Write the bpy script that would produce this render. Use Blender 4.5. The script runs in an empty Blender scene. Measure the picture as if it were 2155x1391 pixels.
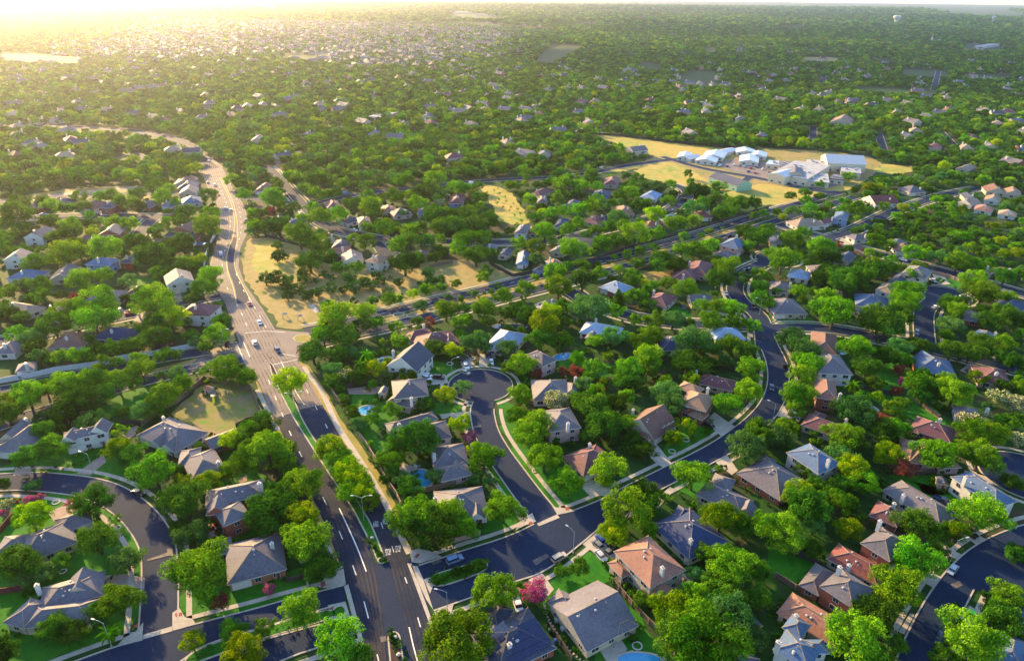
import bpy, bmesh, math, random
NOTREES = False
import numpy as np
from mathutils import Vector, Matrix

# ------------------------------------------------------------------ camera
R = math.radians
PW, PH, FPX = 2155.0, 1391.0, 1437.0
CAMH, PITCH, ROLL = 143.0, math.atan(709.0 / 1437.0), -0.010
scene = bpy.context.scene
MAIN = scene.collection
_f = Vector((0, math.cos(PITCH), -math.sin(PITCH)))
_U = Vector((0, math.sin(PITCH), math.cos(PITCH)))
_R = Vector((1, 0, 0))
_r = _R * math.cos(ROLL) - _U * math.sin(ROLL)
_u = _U * math.cos(ROLL) + _R * math.sin(ROLL)
cam_data = bpy.data.cameras.new("camera")
cam = bpy.data.objects.new("camera", cam_data)
MAIN.objects.link(cam)
m = Matrix((_r, _u, -_f)).transposed().to_4x4()
m.translation = Vector((0, 0, CAMH))
cam.matrix_world = m
cam_data.sensor_width = 36.0
cam_data.lens = 36.0 * FPX / PW
cam_data.clip_start, cam_data.clip_end = 1.0, 60000.0
scene.camera = cam

# ------------------------------------------------------------------ light
SUN_AZ, SUN_EL = R(-38), R(18.5)
world = bpy.data.worlds.new("World"); scene.world = world; world.use_nodes = True
wn = world.node_tree
bg = wn.nodes["Background"]; bg.inputs[1].default_value = 0.15
sky = wn.nodes.new("ShaderNodeTexSky"); sky.sky_type = 'NISHITA'; sky.sun_disc = False
sky.sun_elevation = SUN_EL; sky.sun_rotation = SUN_AZ; sky.altitude = 200
sky.air_density, sky.dust_density, sky.ozone_density = 1.0, 1.0, 2.0
wn.links.new(sky.outputs[0], bg.inputs[0])
sd = bpy.data.lights.new("sun", 'SUN'); sd.energy = 4.6; sd.angle = R(1.0); sd.color = (1.0, 0.66, 0.27)
sun = bpy.data.objects.new("sun", sd); MAIN.objects.link(sun)
sdir = Vector((math.sin(SUN_AZ) * math.cos(SUN_EL), math.cos(SUN_AZ) * math.cos(SUN_EL), math.sin(SUN_EL)))
sun.rotation_euler = sdir.to_track_quat('Z', 'Y').to_euler()
vs = scene.view_settings
vs.view_transform = 'Standard'; vs.look = 'None'; vs.gamma = 1.0; vs.use_curve_mapping = False
vs.exposure = 1.80
scene.cycles.max_bounces = 4; scene.cycles.diffuse_bounces = 2; scene.cycles.glossy_bounces = 2
scene.cycles.transmission_bounces = 2; scene.cycles.volume_bounces = 0; scene.cycles.transparent_max_bounces = 4
scene.cycles.use_denoising = True
scene.cycles.sample_clamp_indirect = 6.0

# ------------------------------------------------------------------ photo pixel <-> place on the ground
def G(px, py, z=0.0):
    d = _f * FPX + _r * (px - PW / 2) - _u * (py - PH / 2)
    t = (CAMH - z) / -d.z
    return Vector((d.x * t, d.y * t, z))
def PX(x, y, z=0.0):
    v = Vector((x, y, z - CAMH)); k = v.dot(_f)
    return PW / 2 + FPX * v.dot(_r) / k, PH / 2 - FPX * v.dot(_u) / k, k
def pts(s):
    v = [float(a) for a in s.replace(';', ' ').replace(',', ' ').split()]
    return [(v[i], v[i + 1]) for i in range(0, len(v), 2)]
def GW(s, z=0.0): return [G(a, b, z) for a, b in (pts(s) if isinstance(s, str) else s)]
rnd = random.Random(7)

# ------------------------------------------------------------------ materials
MATS = {}
def mat(name, col, rough=0.8, spec=0.3, var=0.0, scale=1.0, bump=0.0, metal=0.0, col2=None, detail=4, objcol=False, sharp=None):
    if name in MATS: return MATS[name]
    M = bpy.data.materials.new(name); M.use_nodes = True; nt = M.node_tree
    b = nt.nodes["Principled BSDF"]
    b.inputs["Roughness"].default_value = rough
    b.inputs["Specular IOR Level"].default_value = spec
    b.inputs["Metallic"].default_value = metal
    b.inputs["Base Color"].default_value = (*col, 1)
    src = None
    if objcol:
        oi = nt.nodes.new("ShaderNodeObjectInfo"); src = oi.outputs["Color"]
    if col2 or var or bump:
        tc = nt.nodes.new("ShaderNodeNewGeometry")
        nz = nt.nodes.new("ShaderNodeTexNoise"); nz.inputs["Scale"].default_value = scale
        nz.inputs["Detail"].default_value = detail; nz.inputs["Roughness"].default_value = 0.65
        nt.links.new(tc.outputs["Position"], nz.inputs["Vector"])
        c2 = col2 or tuple(max(0, c * (1 - var)) for c in col)
        mx = nt.nodes.new("ShaderNodeMix"); mx.data_type = 'RGBA'
        mr = nt.nodes.new("ShaderNodeMapRange")
        a, bb = sharp or (0.3, 0.7)
        mr.inputs[1].default_value, mr.inputs[2].default_value = a, bb
        nt.links.new(nz.outputs[0], mr.inputs[0]); nt.links.new(mr.outputs[0], mx.inputs[0])
        mx.inputs[6].default_value = (*c2, 1); mx.inputs[7].default_value = (*col, 1)
        if src is not None:
            nt.links.new(src, mx.inputs[7])
            vm = nt.nodes.new("ShaderNodeVectorMath"); vm.operation = 'SCALE'; vm.inputs[3].default_value = 1 - var
            nt.links.new(src, vm.inputs[0]); nt.links.new(vm.outputs[0], mx.inputs[6])
        src = mx.outputs[2]
        if bump:
            bp = nt.nodes.new("ShaderNodeBump"); bp.inputs["Strength"].default_value = bump
            bp.inputs["Distance"].default_value = 0.1
            nt.links.new(nz.outputs[0], bp.inputs["Height"]); nt.links.new(bp.outputs[0], b.inputs["Normal"])
    if src is not None: nt.links.new(src, b.inputs["Base Color"])
    MATS[name] = M
    return M

def layered(name, stops, scales, rough=0.9, spec=0.2, thr=None):
    """colour from several noise octaves: stops = list of colours mixed in turn"""
    M = bpy.data.materials.new(name); M.use_nodes = True; nt = M.node_tree
    b = nt.nodes["Principled BSDF"]; b.inputs["Roughness"].default_value = rough
    b.inputs["Specular IOR Level"].default_value = spec
    tc = nt.nodes.new("ShaderNodeNewGeometry"); prev = None
    for i, (c, s) in enumerate(zip(stops, scales)):
        if prev is None:
            rgb = nt.nodes.new("ShaderNodeRGB"); rgb.outputs[0].default_value = (*c, 1); prev = rgb.outputs[0]; continue
        nz = nt.nodes.new("ShaderNodeTexNoise"); nz.inputs["Scale"].default_value = s; nz.inputs["Detail"].default_value = 5
        nz.inputs["Roughness"].default_value = 0.6
        nt.links.new(tc.outputs["Position"], nz.inputs["Vector"])
        mr = nt.nodes.new("ShaderNodeMapRange")
        t0, t1 = (thr[i] if thr and thr[i] else (0.45, 0.6))
        mr.inputs[1].default_value, mr.inputs[2].default_value = t0, t1
        nt.links.new(nz.outputs[0], mr.inputs[0])
        mx = nt.nodes.new("ShaderNodeMix"); mx.data_type = 'RGBA'
        nt.links.new(mr.outputs[0], mx.inputs[0]); nt.links.new(prev, mx.inputs[6]); mx.inputs[7].default_value = (*c, 1)
        prev = mx.outputs[2]
    nt.links.new(prev, b.inputs["Base Color"])
    MATS[name] = M
    return M

layered("ground_soil", [(0.012, 0.060, 0.006), (0.055, 0.042, 0.024), (0.008, 0.035, 0.005), (0.022, 0.09, 0.008)], [1, .035, .3, .09],
        thr=[None, (.52, .62), (.45, .7), (.58, .68)])
layered("lawn", [(0.012, 0.125, 0.004), (0.035, 0.180, 0.005), (0.008, 0.075, 0.003), (0.07, 0.14, 0.015)], [1, .09, .7, .05],
        thr=[None, (.4, .7), (.5, .75), (.60, .74)])
layered("dry_grass", [(0.25, 0.195, 0.065), (0.15, 0.18, 0.03), (0.30, 0.22, 0.09), (0.11, 0.11, 0.04)], [1, .03, .2, .9],
        thr=[None, (.45, .65), (.45, .6), (.55, .75)])
layered("golden_field", [(0.36, 0.28, 0.06), (0.16, 0.24, 0.03), (0.44, 0.32, 0.10), (0.25, 0.22, 0.06)], [1, .02, .15, .6], thr=[None, (.47, .64), (.45, .7), (.5, .8)])
layered("olive_yard", [(0.17, 0.17, 0.04), (0.24, 0.17, 0.09), (0.09, 0.2, 0.02)], [1, .12, .25], thr=[None, (.46, .6), (.58, .66)])
layered("gold_verge", [(0.22, 0.20, 0.045), (0.33, 0.23, 0.07), (0.10, 0.18, 0.02)], [1, .15, .1], thr=[None, (.42, .6), (.56, .7)])
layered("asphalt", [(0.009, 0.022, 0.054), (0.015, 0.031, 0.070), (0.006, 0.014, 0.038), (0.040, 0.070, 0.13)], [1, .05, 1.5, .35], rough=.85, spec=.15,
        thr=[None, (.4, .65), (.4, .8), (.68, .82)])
layered("old_asphalt", [(0.20, 0.165, 0.15), (0.15, 0.125, 0.115), (0.25, 0.21, 0.19)], [1, .08, .9], rough=.8, spec=.12,
        thr=[None, (.4, .7), (.45, .8)])
layered("mid_asphalt", [(0.095, 0.085, 0.085), (0.14, 0.12, 0.115), (0.065, 0.06, 0.062)], [1, .1, .8], rough=.7, spec=.22)
layered("concrete", [(0.40, 0.36, 0.30), (0.30, 0.26, 0.22), (0.48, 0.44, 0.38)], [1, .4, 2.0], rough=.85, thr=[None, (.4, .75), (.5, .8)])
layered("pavers", [(0.34, 0.24, 0.20), (0.25, 0.18, 0.15), (0.42, 0.31, 0.26)], [1, .6, 2.5], rough=.85, thr=[None, (.4, .7), (.5, .8)])
mat("tyre_wear", (0.11, 0.09, 0.085), .85, .1, col2=(.19, .155, .14), scale=.12, sharp=(.4, .6)); mat("tyre_wear_dark", (0.05, 0.045, 0.05), .85, .1, col2=(.014, .02, .04), scale=.1, sharp=(.35, .65))
mat("paint_white", (0.75, 0.75, 0.72), 0.6, var=.35, scale=2)
mat("paint_yellow", (0.75, 0.50, 0.08), 0.6, var=.3, scale=2)
mat("roof_flat", (.40, .41, .43), .9, .1, var=.35, scale=.15)
mat("dark_soil", (0.030, 0.020, 0.015), 1.0, col2=(0.07, 0.05, 0.04), scale=2)
mat("red_brick_paving", (0.30, 0.08, 0.06), .9, var=.3, scale=4)

# ------------------------------------------------------------------ object helpers
def tag(o, label=None, cat=None, group=None, kind=None):
    if label: o["label"] = label
    if cat: o["category"] = cat
    if group: o["group"] = group
    if kind: o["kind"] = kind
    return o
def link(name, me, parent=None, loc=None):
    o = bpy.data.objects.new(name, me); MAIN.objects.link(o)
    if parent is not None: o.parent = parent
    if loc is not None: o.location = loc
    return o
def empty(name, loc, rz=0.0):
    o = bpy.data.objects.new(name, None); o.empty_display_size = 0.5
    MAIN.objects.link(o); o.location = loc; o.rotation_euler = (0, 0, rz)
    return o
class MB:
    """collects faces for ONE mesh"""
    def __init__(s): s.v = []; s.f = []; s.m = []
    def flat(s, ps, mi=0):
        """one horizontal outline, cut into clean triangles whatever its shape"""
        from mathutils.geometry import tessellate_polygon
        ps = [Vector(p) for p in ps]
        for t in tessellate_polygon([ps]):
            a, b, c = (ps[i] for i in t)
            if (b - a).cross(c - a).length < 1e-7: continue
            s.face([a, b, c] if (b - a).cross(c - a).z > 0 else [a, c, b], mi)
    def face(s, ps, mi=0):
        k = len(s.v); s.v.extend([tuple(p) for p in ps]); s.f.append(list(range(k, k + len(ps)))); s.m.append(mi)
    def box(s, c, sx, sy, sz, rz=0.0, mi=0, mtop=None):
        """box standing on c (centre of its base)"""
        ca, sa = math.cos(rz), math.sin(rz); P = []
        for dz in (0, sz):
            for dx, dy in ((-1, -1), (1, -1), (1, 1), (-1, 1)):
                x, y = dx * sx / 2, dy * sy / 2
                P.append((c[0] + x * ca - y * sa, c[1] + x * sa + y * ca, c[2] + dz))
        for q in ((0, 1, 5, 4), (1, 2, 6, 5), (2, 3, 7, 6), (3, 0, 4, 7), (3, 2, 1, 0)): s.face([P[i] for i in q], mi)
        s.face([P[i] for i in (4, 5, 6, 7)], mi if mtop is None else mtop)
    def prism(s, ps, z0, z1, mi=0, mtop=None):
        ps = [Vector((p[0], p[1], 0)) for p in ps]
        ar = sum(ps[i - 1].x * ps[i].y - ps[i].x * ps[i - 1].y for i in range(len(ps)))
        if ar < 0: ps = ps[::-1]
        n = len(ps)
        for i in range(n):
            a, b = ps[i], ps[(i + 1) % n]
            s.face([(a.x, a.y, z0), (b.x, b.y, z0), (b.x, b.y, z1), (a.x, a.y, z1)], mi)
        s.face([(p.x, p.y, z1) for p in ps], mi if mtop is None else mtop)
    def tube(s, a, b, r0, r1=None, n=6, mi=0, cap=True):
        a, b = Vector(a), Vector(b); r1 = r0 if r1 is None else r1
        d = (b - a).normalized(); x = d.orthogonal().normalized(); y = d.cross(x)
        A = [a + (x * math.cos(t) + y * math.sin(t)) * r0 for t in [2 * math.pi * i / n for i in range(n)]]
        B = [b + (x * math.cos(t) + y * math.sin(t)) * r1 for t in [2 * math.pi * i / n for i in range(n)]]
        for i in range(n): s.face([A[i], A[(i + 1) % n], B[(i + 1) % n], B[i]], mi)
        if cap: s.face(B, mi); s.face(A[::-1], mi)
    def mesh(s, name, mats):
        me = bpy.data.meshes.new(name); me.from_pydata(s.v, [], s.f)
        for mm in (mats if isinstance(mats, (list, tuple)) else [mats]): me.materials.append(MATS[mm] if isinstance(mm, str) else mm)
        me.polygons.foreach_set("material_index", s.m); me.update()
        return me
    def build(s, name, mats, parent=None, loc=None): return link(name, s.mesh(name, mats), parent, loc)

def lerp_poly(P, step=1.5):
    out = [P[0].copy()]
    for a, b in zip(P[:-1], P[1:]):
        n = max(1, int((b - a).length / step))
        for i in range(1, n + 1): out.append(a.lerp(b, i / n))
    return out
def smooth(P, it=2):
    """Chaikin corner cutting that keeps the ends"""
    P = [Vector((p[0], p[1], 0)) for p in P]
    for _ in range(it):
        Q = [P[0]]
        for a, b in zip(P[:-1], P[1:]): Q += [a.lerp(b, .25), a.lerp(b, .75)]
        P = Q + [P[-1]]
    return P
def offset(P, d):
    """shift a line sideways; d > 0 to its left"""
    out = []
    for i, p in enumerate(P):
        a = P[max(0, i - 1)]; b = P[min(len(P) - 1, i + 1)]
        t = (b - a); t.z = 0
        t = t.normalized() if t.length > 1e-6 else Vector((1, 0, 0))
        out.append(p + Vector((-t.y, t.x, 0)) * d)
    return out
def inside(P, x, y):
    c = False; n = len(P); j = n - 1
    for i in range(n):
        xi, yi, xj, yj = P[i][0], P[i][1], P[j][0], P[j][1]
        if (yi > y) != (yj > y) and x < (xj - xi) * (y - yi) / (yj - yi) + xi: c = not c
        j = i
    return c
POLYS = []           # road surfaces, for clipping kerbs and keeping trees away
def add_poly(P):
    xs = [p[0] for p in P]; ys = [p[1] for p in P]
    POLYS.append((min(xs), max(xs), min(ys), max(ys), P))
def on_road(x, y, pad=0.0):
    for x0, x1, y0, y1, P in POLYS:
        if x0 - pad <= x <= x1 + pad and y0 - pad <= y <= y1 + pad:
            if inside(P, x, y): return True
            if pad:
                for dx, dy in ((pad, 0), (-pad, 0), (0, pad), (0, -pad)):
                    if inside(P, x + dx, y + dy): return True
    return False
# ------------------------------------------------------------------ ground, roads, pavements
def sheet(name, polys, material, z, kind="structure", label=None, cat=None, parent=None):
    mb = MB()
    for P in polys:
        P = [Vector((p[0], p[1], 0)) for p in P]
        ar = sum(P[i - 1].x * P[i].y - P[i].x * P[i - 1].y for i in range(len(P)))
        if ar < 0: P = P[::-1]
        mb.flat([(p.x, p.y, z) for p in P])
    o = mb.build(name, material, parent)
    if parent is None: tag(o, label, cat, kind=kind)
    return o
gm = MB()
RG = 20600.0
ring = [(RG * math.sin(2 * math.pi * i / 256), RG * math.cos(2 * math.pi * i / 256), 0) for i in range(256)][::-1]
gm.face(ring)
tag(gm.build("ground", "ground_soil"), "flat suburban land of grass, soil and distant green cover reaching the horizon", "ground", kind="structure")

# dry and golden fields, lawns (pixel outlines laid on the ground)
def wob(s, amp=1.6, step=4.0, seed=1):
    P = GW(s); P = smooth(P + [P[0]], 1)[:-1]
    P = lerp_poly(P + [P[0]], step)[:-1]; r = random.Random(seed)
    return [p + Vector((r.uniform(-amp, amp), r.uniform(-amp, amp), 0)) for p in P]
FIELDS = {
 "dry_meadow": ["522 503 575 498 640 512 665 540 700 560 760 556 850 566 905 548 1000 545 1100 575 1080 590 1000 606 880 634 790 658 700 676 640 688 592 697 566 655 528 605 514 575 506 548",
                "1350 570 1400 572 1440 590 1395 600 1355 590", "600 345 575 372 560 360 585 340", "1330 352 1400 318 1560 310 1740 318 1860 334 1836 374 1770 404 1640 390 1590 404 1480 398", "50 412 150 396 290 390 318 398 325 420 240 416 120 420",
                "395 716 440 722 430 700 490 690 505 712 470 735 415 728", "1690 120 1770 122 1760 130 1690 128"],
 "golden_meadow": ["1008 393 1040 390 1075 405 1100 440 1122 472 1065 474 1040 445", "1335 360 1400 334 1480 372 1500 392 1440 396 1370 382",
                "1520 408 1600 384 1660 396 1750 405 1710 424 1620 434 1560 424", "1240 282 1300 286 1400 300 1500 312 1610 318 1600 326 1540 330 1450 336 1395 334 1310 308",
                "1580 374 1650 386 1700 400 1790 404 1800 385 1750 372 1650 372", "537 512 570 505 600 530 610 570 560 590 530 560",
                "1240 366 1300 350 1360 342 1330 360", "1860 345 1940 352 1900 368 1830 362"],
 "olive_lawn": ["437 806 500 806 534 824 550 868 510 905 430 950 405 905 372 885 360 860", "180 401 290 396 300 404 220 412 140 418"],
}
FPOLY = []
for i, (nm, mt, key) in enumerate((("dry_meadow", "dry_grass", "dry_meadow"), ("golden_meadow", "golden_field", "golden_meadow"), ("back_lawn", "olive_yard", "olive_lawn"))):
    polys = [wob(s, seed=k) for k, s in enumerate(FIELDS[key])]
    FPOLY += polys
    sheet(nm, polys, mt, 0.02 + 0.01 * i)
LAWNS = ["-80 985 60 975 130 940 240 930 290 975 260 1010 210 1003 60 1000 -80 1005", "190 845 350 800 372 812 340 868 300 900 250 872 200 880",
 "-60 1045 130 1040 240 1060 290 1120 300 1200 300 1250 290 1310 200 1360 -60 1420", "370 1290 380 1240 500 1220 700 1180 715 1230 600 1262 420 1310",
 "380 1105 440 1150 660 1110 560 1060 430 1090", "900 760 960 770 950 800 910 812 880 790", "740 830 830 820 860 850 840 870 800 900 790 930 860 910 800 960 770 940 735 870",
 "900 850 960 838 985 860 970 880 900 870", "1003 940 1040 960 1110 1070 1090 1110 1000 1128 930 1140 1010 1110 1060 1060",
 "1045 845 1075 840 1100 900 1180 990 1290 1020 1200 1075 1140 1050 1060 920", "1130 1245 1215 1175 1250 1160 1300 1215 1260 1230 1180 1260 1150 1285",
 "1290 1225 1350 1300 1420 1400 1300 1400 1240 1380 1340 1310", "1400 1000 1440 1040 1540 1090 1480 1010 1450 960", "1380 985 1530 900 1490 890 1440 880 1390 960",
 "1620 1150 1740 1190 1690 1240 1610 1200", "1890 830 1960 850 2000 900 1940 890 1860 860 1800 815 1860 800", "1870 1000 2000 995 2010 1040 1960 1050",
 "1614 665 1625 680 1700 686 1720 678 1690 655 1640 655", "1965 572 2045 590 2035 612 1975 600", "1405 640 1460 655 1440 685 1405 665", "1880 760 1930 800 1870 815 1830 790",
 "440 590 475 590 480 610 430 625 380 640 350 620", "255 585 320 580 330 600 260 605", "690 400 745 405 740 416 660 424", "1165 755 1250 760 1320 775 1290 800 1200 790", "930 1000 1000 990 1010 1020 960 1022",
 "1130 900 1160 940 1180 960 1130 960", "430 985 520 960 600 1060 560 1100 500 1080", "1920 1010 2030 1040 2030 1100 1960 1050", "1960 1250 2040 1260 1960 1380 1900 1350"]
LPOLY = [wob(s, 1.0, 3.0, k) for k, s in enumerate(LAWNS)]
sheet("lawn_grass", LPOLY, "lawn", 0.055)

# road edges, L = left edge, RR = right edge, going away from the camera or rightwards
def road(name, L, RR, mat_name="asphalt", z=0.09, sm=2, reg=True):
    A = smooth(GW(L), sm); B = smooth(GW(RR), sm)
    P = A + B[::-1]
    if reg: add_poly(P)
    return P, A, B
def cline(s, w, sm=2, ext=0):
    C = smooth(GW(s), sm); A = offset(C, w / 2); B = offset(C, -w / 2)
    P = A + B[::-1]; add_poly(P)
    return P, A, B
def disc(px, py, r):
    c = G(px, py); P = [c + Vector((math.cos(t), math.sin(t), 0)) * r for t in [2 * math.pi * i / 40 for i in range(40)]]
    add_poly(P); return P, c
EDGES = []   # (polyline, outward side sign, sidewalk?, )
asph, mids, olds = [], [], []
# main avenue north of the crossing
nL = "275 271 330 280 380 291 412 306 428 322 424 345 425 362 436 393 454 423 464 456 463 488 449 533 440 563 450 600 470 636 490 690 503 722"
nR = "275 279 330 288 378 299 412 316 440 330 468 348 478 372 490 400 511 428 520 453 519 493 506 523 502 561 515 598 539 636 554 652 581 698 640 716"
P, A, B = road("n", nL, nR); asph.append(P); EDGES += [(A, 1, False), (B, -1, False)]
# crossing
P, A, B = road("x", "503 715 500 740 530 790 545 805", "581 694 640 700 660 720 624 758 610 775", sm=1); olds.append(P)
sL = "536 785 544 805 571 870 599 920 624 975 639 1008 669 1070 689 1116 708 1168 719 1193 729 1223 742 1268 754 1318 775 1395 790 1450"
sLr = "560 765 571 780 586 820 611 870 634 908 656 942 679 985 705 1025 739 1072 759 1111 779 1151 792 1191 800 1240 820 1300 828 1400 835 1450"
sRl = "574 760 577 768 589 790 614 825 629 855 634 870 647 895 672 932 705 970 735 1015 769 1076 782 1096 799 1138 812 1173 818 1191 818 1240 828 1300 840 1400 850 1450"
sR = "624 755 647 790 669 835 694 880 719 925 744 965 777 1018 799 1046 827 1101 852 1158 864 1186 882 1223 897 1261 916 1320 940 1400 955 1450"
P, A1, B1 = road("sl", sL, sLr); asph.append(P)
P, A2, B2 = road("sr", sRl, sR); asph.append(P)
fill = GW("790 1184 826 1184 832 1240 856 1400 800 1400 780 1300"); asph.append(fill); add_poly(fill)
EDGES += [(A1, 1, False), (B2, -1, True)]
# east-west divided avenue
for s, w in (("-40 828 20 820 75 805 160 790 262 769 330 755 425 741 505 728", 7.8), ("-40 905 20 888 90 868 170 842 250 815 320 797 395 779 475 763 530 752", 8.4)):
    P, A, B = cline(s, w); asph.append(P); EDGES += [(A, 1, False), (B, -1, False)]
ea1 = "640 697 700 686 799 662 902 637 1014 612 1078 595 1140 579 1253 553 1328 533 1428 507 1503 484 1578 460 1641 440 1720 418 1770 405"
ea2 = "640 728 720 708 814 687 889 669 1002 642 1136 608 1283 571 1373 546 1463 519 1548 493 1641 463 1741 432 1800 415"
P, A, B = cline(ea1, 7.8); asph.append(P); EDGES += [(A, 1, True), (B, -1, False)]
P, A, B = cline(ea2, 7.8); asph.append(P); EDGES += [(A, 1, False), (B, -1, True)]
# streets (centre line, width)
ST = [("-60 1019 0 1015 62 1012 125 1017 180 1024 235 1041 280 1072 312 1108 332 1145 337 1185 337 1240 333 1330 331 1350", 8.6, 1),
 ("1040 850 1012 850 1020 905 1045 950 1070 985 1110 1040 1150 1090 1165 1112", 8.6, 1),
 ("1198 612 1233 636 1311 663 1353 673 1461 684 1603 685", 8.2, 1),
 ("1611 735 1607 690 1597 662 1563 640 1546 615 1547 598 1556 580 1580 565 1630 545", 8.4, 1),
 ("1606 692 1700 688 1780 697 1850 712 1940 730 2059 758 2200 792", 8.4, 1),
 ("1640 472 1704 493 1791 518 1891 546 1966 566 2029 583 2091 601 2200 632", 9.0, 1),
 ("1722 500 1752 500 1790 488 1841 464 1879 445 1941 425 1991 409 2060 396", 8.0, 1),
 ("1948 740 1946 715 1943 680 1945 650 1975 625", 8.6, 1),
 ("-40 468 0 462 62 459 130 456 230 453 330 456 350 457", 8.4, 1), ("326 458 312 470 298 486 290 500", 8.4, 1),
 ("-40 728 0 718 100 703 150 690 240 670 283 661 375 638 465 620", 8.0, 1),
 ("560 350 575 362 600 390 625 418 645 440 665 462", 8.0, 1), ("-20 425 250 408 420 405 609 428 659 431 739 411 839 399 877 396 989 383 1078 377 1160 374 1241 366 1300 352 1372 341 1430 335", 8.0, 0),
 ("665 462 690 480 739 493 802 504 914 509 1039 511 1078 510 1166 508 1216 498 1262 486 1328 471 1390 455 1441 424 1450 410 1440 396 1400 385", 8.4, 1),
 ("789 509 800 520 812 536", 8.0, 0), ("1253 283 1286 264", 8.0, 0), ("1393 330 1478 356 1578 372 1616 380 1666 390 1716 402 1770 408", 8.5, 0),
 ("1711 302 1711 268", 8, 0), ("1862 325 1848 280", 8, 0), ("2016 315 1980 278", 8, 0), ("1965 190 1975 150", 9, 0), ("900 225 1010 205", 8, 0),
 ("1540 400 1580 372", 7, 0), ("250 335 290 322 300 335", 7, 0), ("600 240 690 262 780 282", 7, 0), ("1730 182 1733 160", 9, 0), ("1550 118 1565 85", 10, 0), ("0 268 125 265 200 270 275 275", 10, 0)]
for s, w, sw in ST:
    P, A, B = cline(s, w); asph.append(P); EDGES += [(A, 1, bool(sw)), (B, -1, bool(sw))]
DISCS = []
for px, py, r in ((1011, 811, 12.9), (1634, 545, 12.0), (1988, 622, 12.5), (2158, 1002, 13.5), (815, 540, 9.0)):
    P, c = disc(px, py, r); asph.append(P); ps = P + [P[0]]; EDGES.append((ps, -1, r > 10))
# R3 boulevard to the right, edges
bT = "879 1192 929 1176 964 1163 1078 1128 1132 1100 1173 1084 1203 1078 1283 1045 1291 1037 1391 988 1488 940 1541 905 1578 875 1601 848 1614 820 1618 790 1612 755 1598 725 1592 690"
bB = "912 1284 952 1270 1000 1253 1078 1224 1143 1205 1218 1147 1278 1095 1330 1060 1393 1028 1503 972 1560 940 1626 886 1650 848 1662 800 1655 760 1635 725 1622 690"
P, A, B = road("bl", bT, bB); asph.append(P); EDGES += [(A, 1, True), (B, -1, True)]
P = GW("858 1172 880 1190 915 1284 900 1268"); add_poly(P); asph.append(P)
# bottom-left divided entrance
u1 = "60 1430 163 1391 245 1361 300 1348 363 1328 413 1314 539 1282 599 1264 724 1233"
u2 = "300 1440 386 1388 418 1359 539 1322 577 1312 727 1266"
P, A, B = road("u", u1, u2); asph.append(P); EDGES += [(A, 1, True), (B, -1, False)]
P, A, B = road("u", "390 1410 425 1391 549 1349 737 1298", "520 1425 602 1383 680 1358 751 1328"); asph.append(P); EDGES += [(A, 1, False), (B, -1, True)]
# bottom-right street
P, A, B = road("r", "1870 1430 1891 1380 1911 1333 1941 1275 1979 1218 2014 1180 2046 1153 2091 1128 2155 1104 2230 1090", "1935 1440 1961 1391 1999 1318 2021 1293 2046 1243 2052 1234 2060 1230 2104 1243 2200 1275")
asph.append(P); EDGES += [(A, 1, True)]
P, A, B = road("r", "2040 1240 2046 1153 2155 1104", "2104 1245 2104 1190 2131 1160 2220 1140", sm=0); asph.append(P)
P, A, B = road("r", "2040 1238 2090 1200 2106 1186", "2060 1233 2150 1262 2230 1285", sm=0); asph.append(P)
P, A, B = road("r", "2100 1215 2108 1210", "2150 1262 2230 1262 2230 1215", sm=0); asph.append(P)
EDGES += [(smooth(GW("1961 1391 1999 1318 2021 1293 2044 1246 2050 1236 2060 1233 2104 1245 2170 1272"), 2), -1, True),
          (smooth(GW("2230 1243 2155 1232 2120 1215 2106 1200 2104 1188 2110 1178 2131 1166 2160 1150 2220 1136"), 2), -1, True)]

mbr = MB()
for P in asph: 
    ar = sum(P[i - 1].x * P[i].y - P[i].x * P[i - 1].y for i in range(len(P)))
    P = P if ar > 0 else P[::-1]
zz = 0.09
for k, P in enumerate(asph):
    ar = sum(P[i - 1].x * P[i].y - P[i].x * P[i - 1].y for i in range(len(P)))
    if ar < 0: P = P[::-1]
    mbr.flat([(p.x, p.y, 0.09 + k * 0.0008) for p in P])
tag(mbr.build("asphalt_road", "asphalt"), kind="structure")
sheet("crossing_pavement", olds, "old_asphalt", 0.135)
sheet("worn_pavement", [GW("425 362 436 393 454 423 464 456 463 491 519 494 520 453 511 428 490 400 478 372 467 352"),
   GW("474 638 490 690 503 718 537 786 545 805 571 872 582 879 611 871 586 820 571 780 560 765 574 760 600 760 624 757 648 722 650 700 581 697 554 652 541 634"),
   GW("574 760 577 768 589 790 614 825 629 855 632 862 679 852 669 835 647 790 624 757"), GW("435 333 460 352 470 352 445 333 425 321 410 314")], "old_asphalt", 0.15)
sheet("faded_pavement", [GW("463 491 519 494 506 523 502 561 515 598 541 635 474 638 450 600 440 563 449 533"),
   GW("395 776 475 760 520 748 500 722 430 739 425 745")], "mid_asphalt", 0.145)
sheet("turn_lane_pavement", [smooth(GW("488 500 482 523 478 545 482 575 494 600 500 640"), 2) + smooth(GW("500 500 494 530 491 550 496 575 511 603 528 637"), 2)[::-1]], "asphalt", 0.165)
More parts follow.
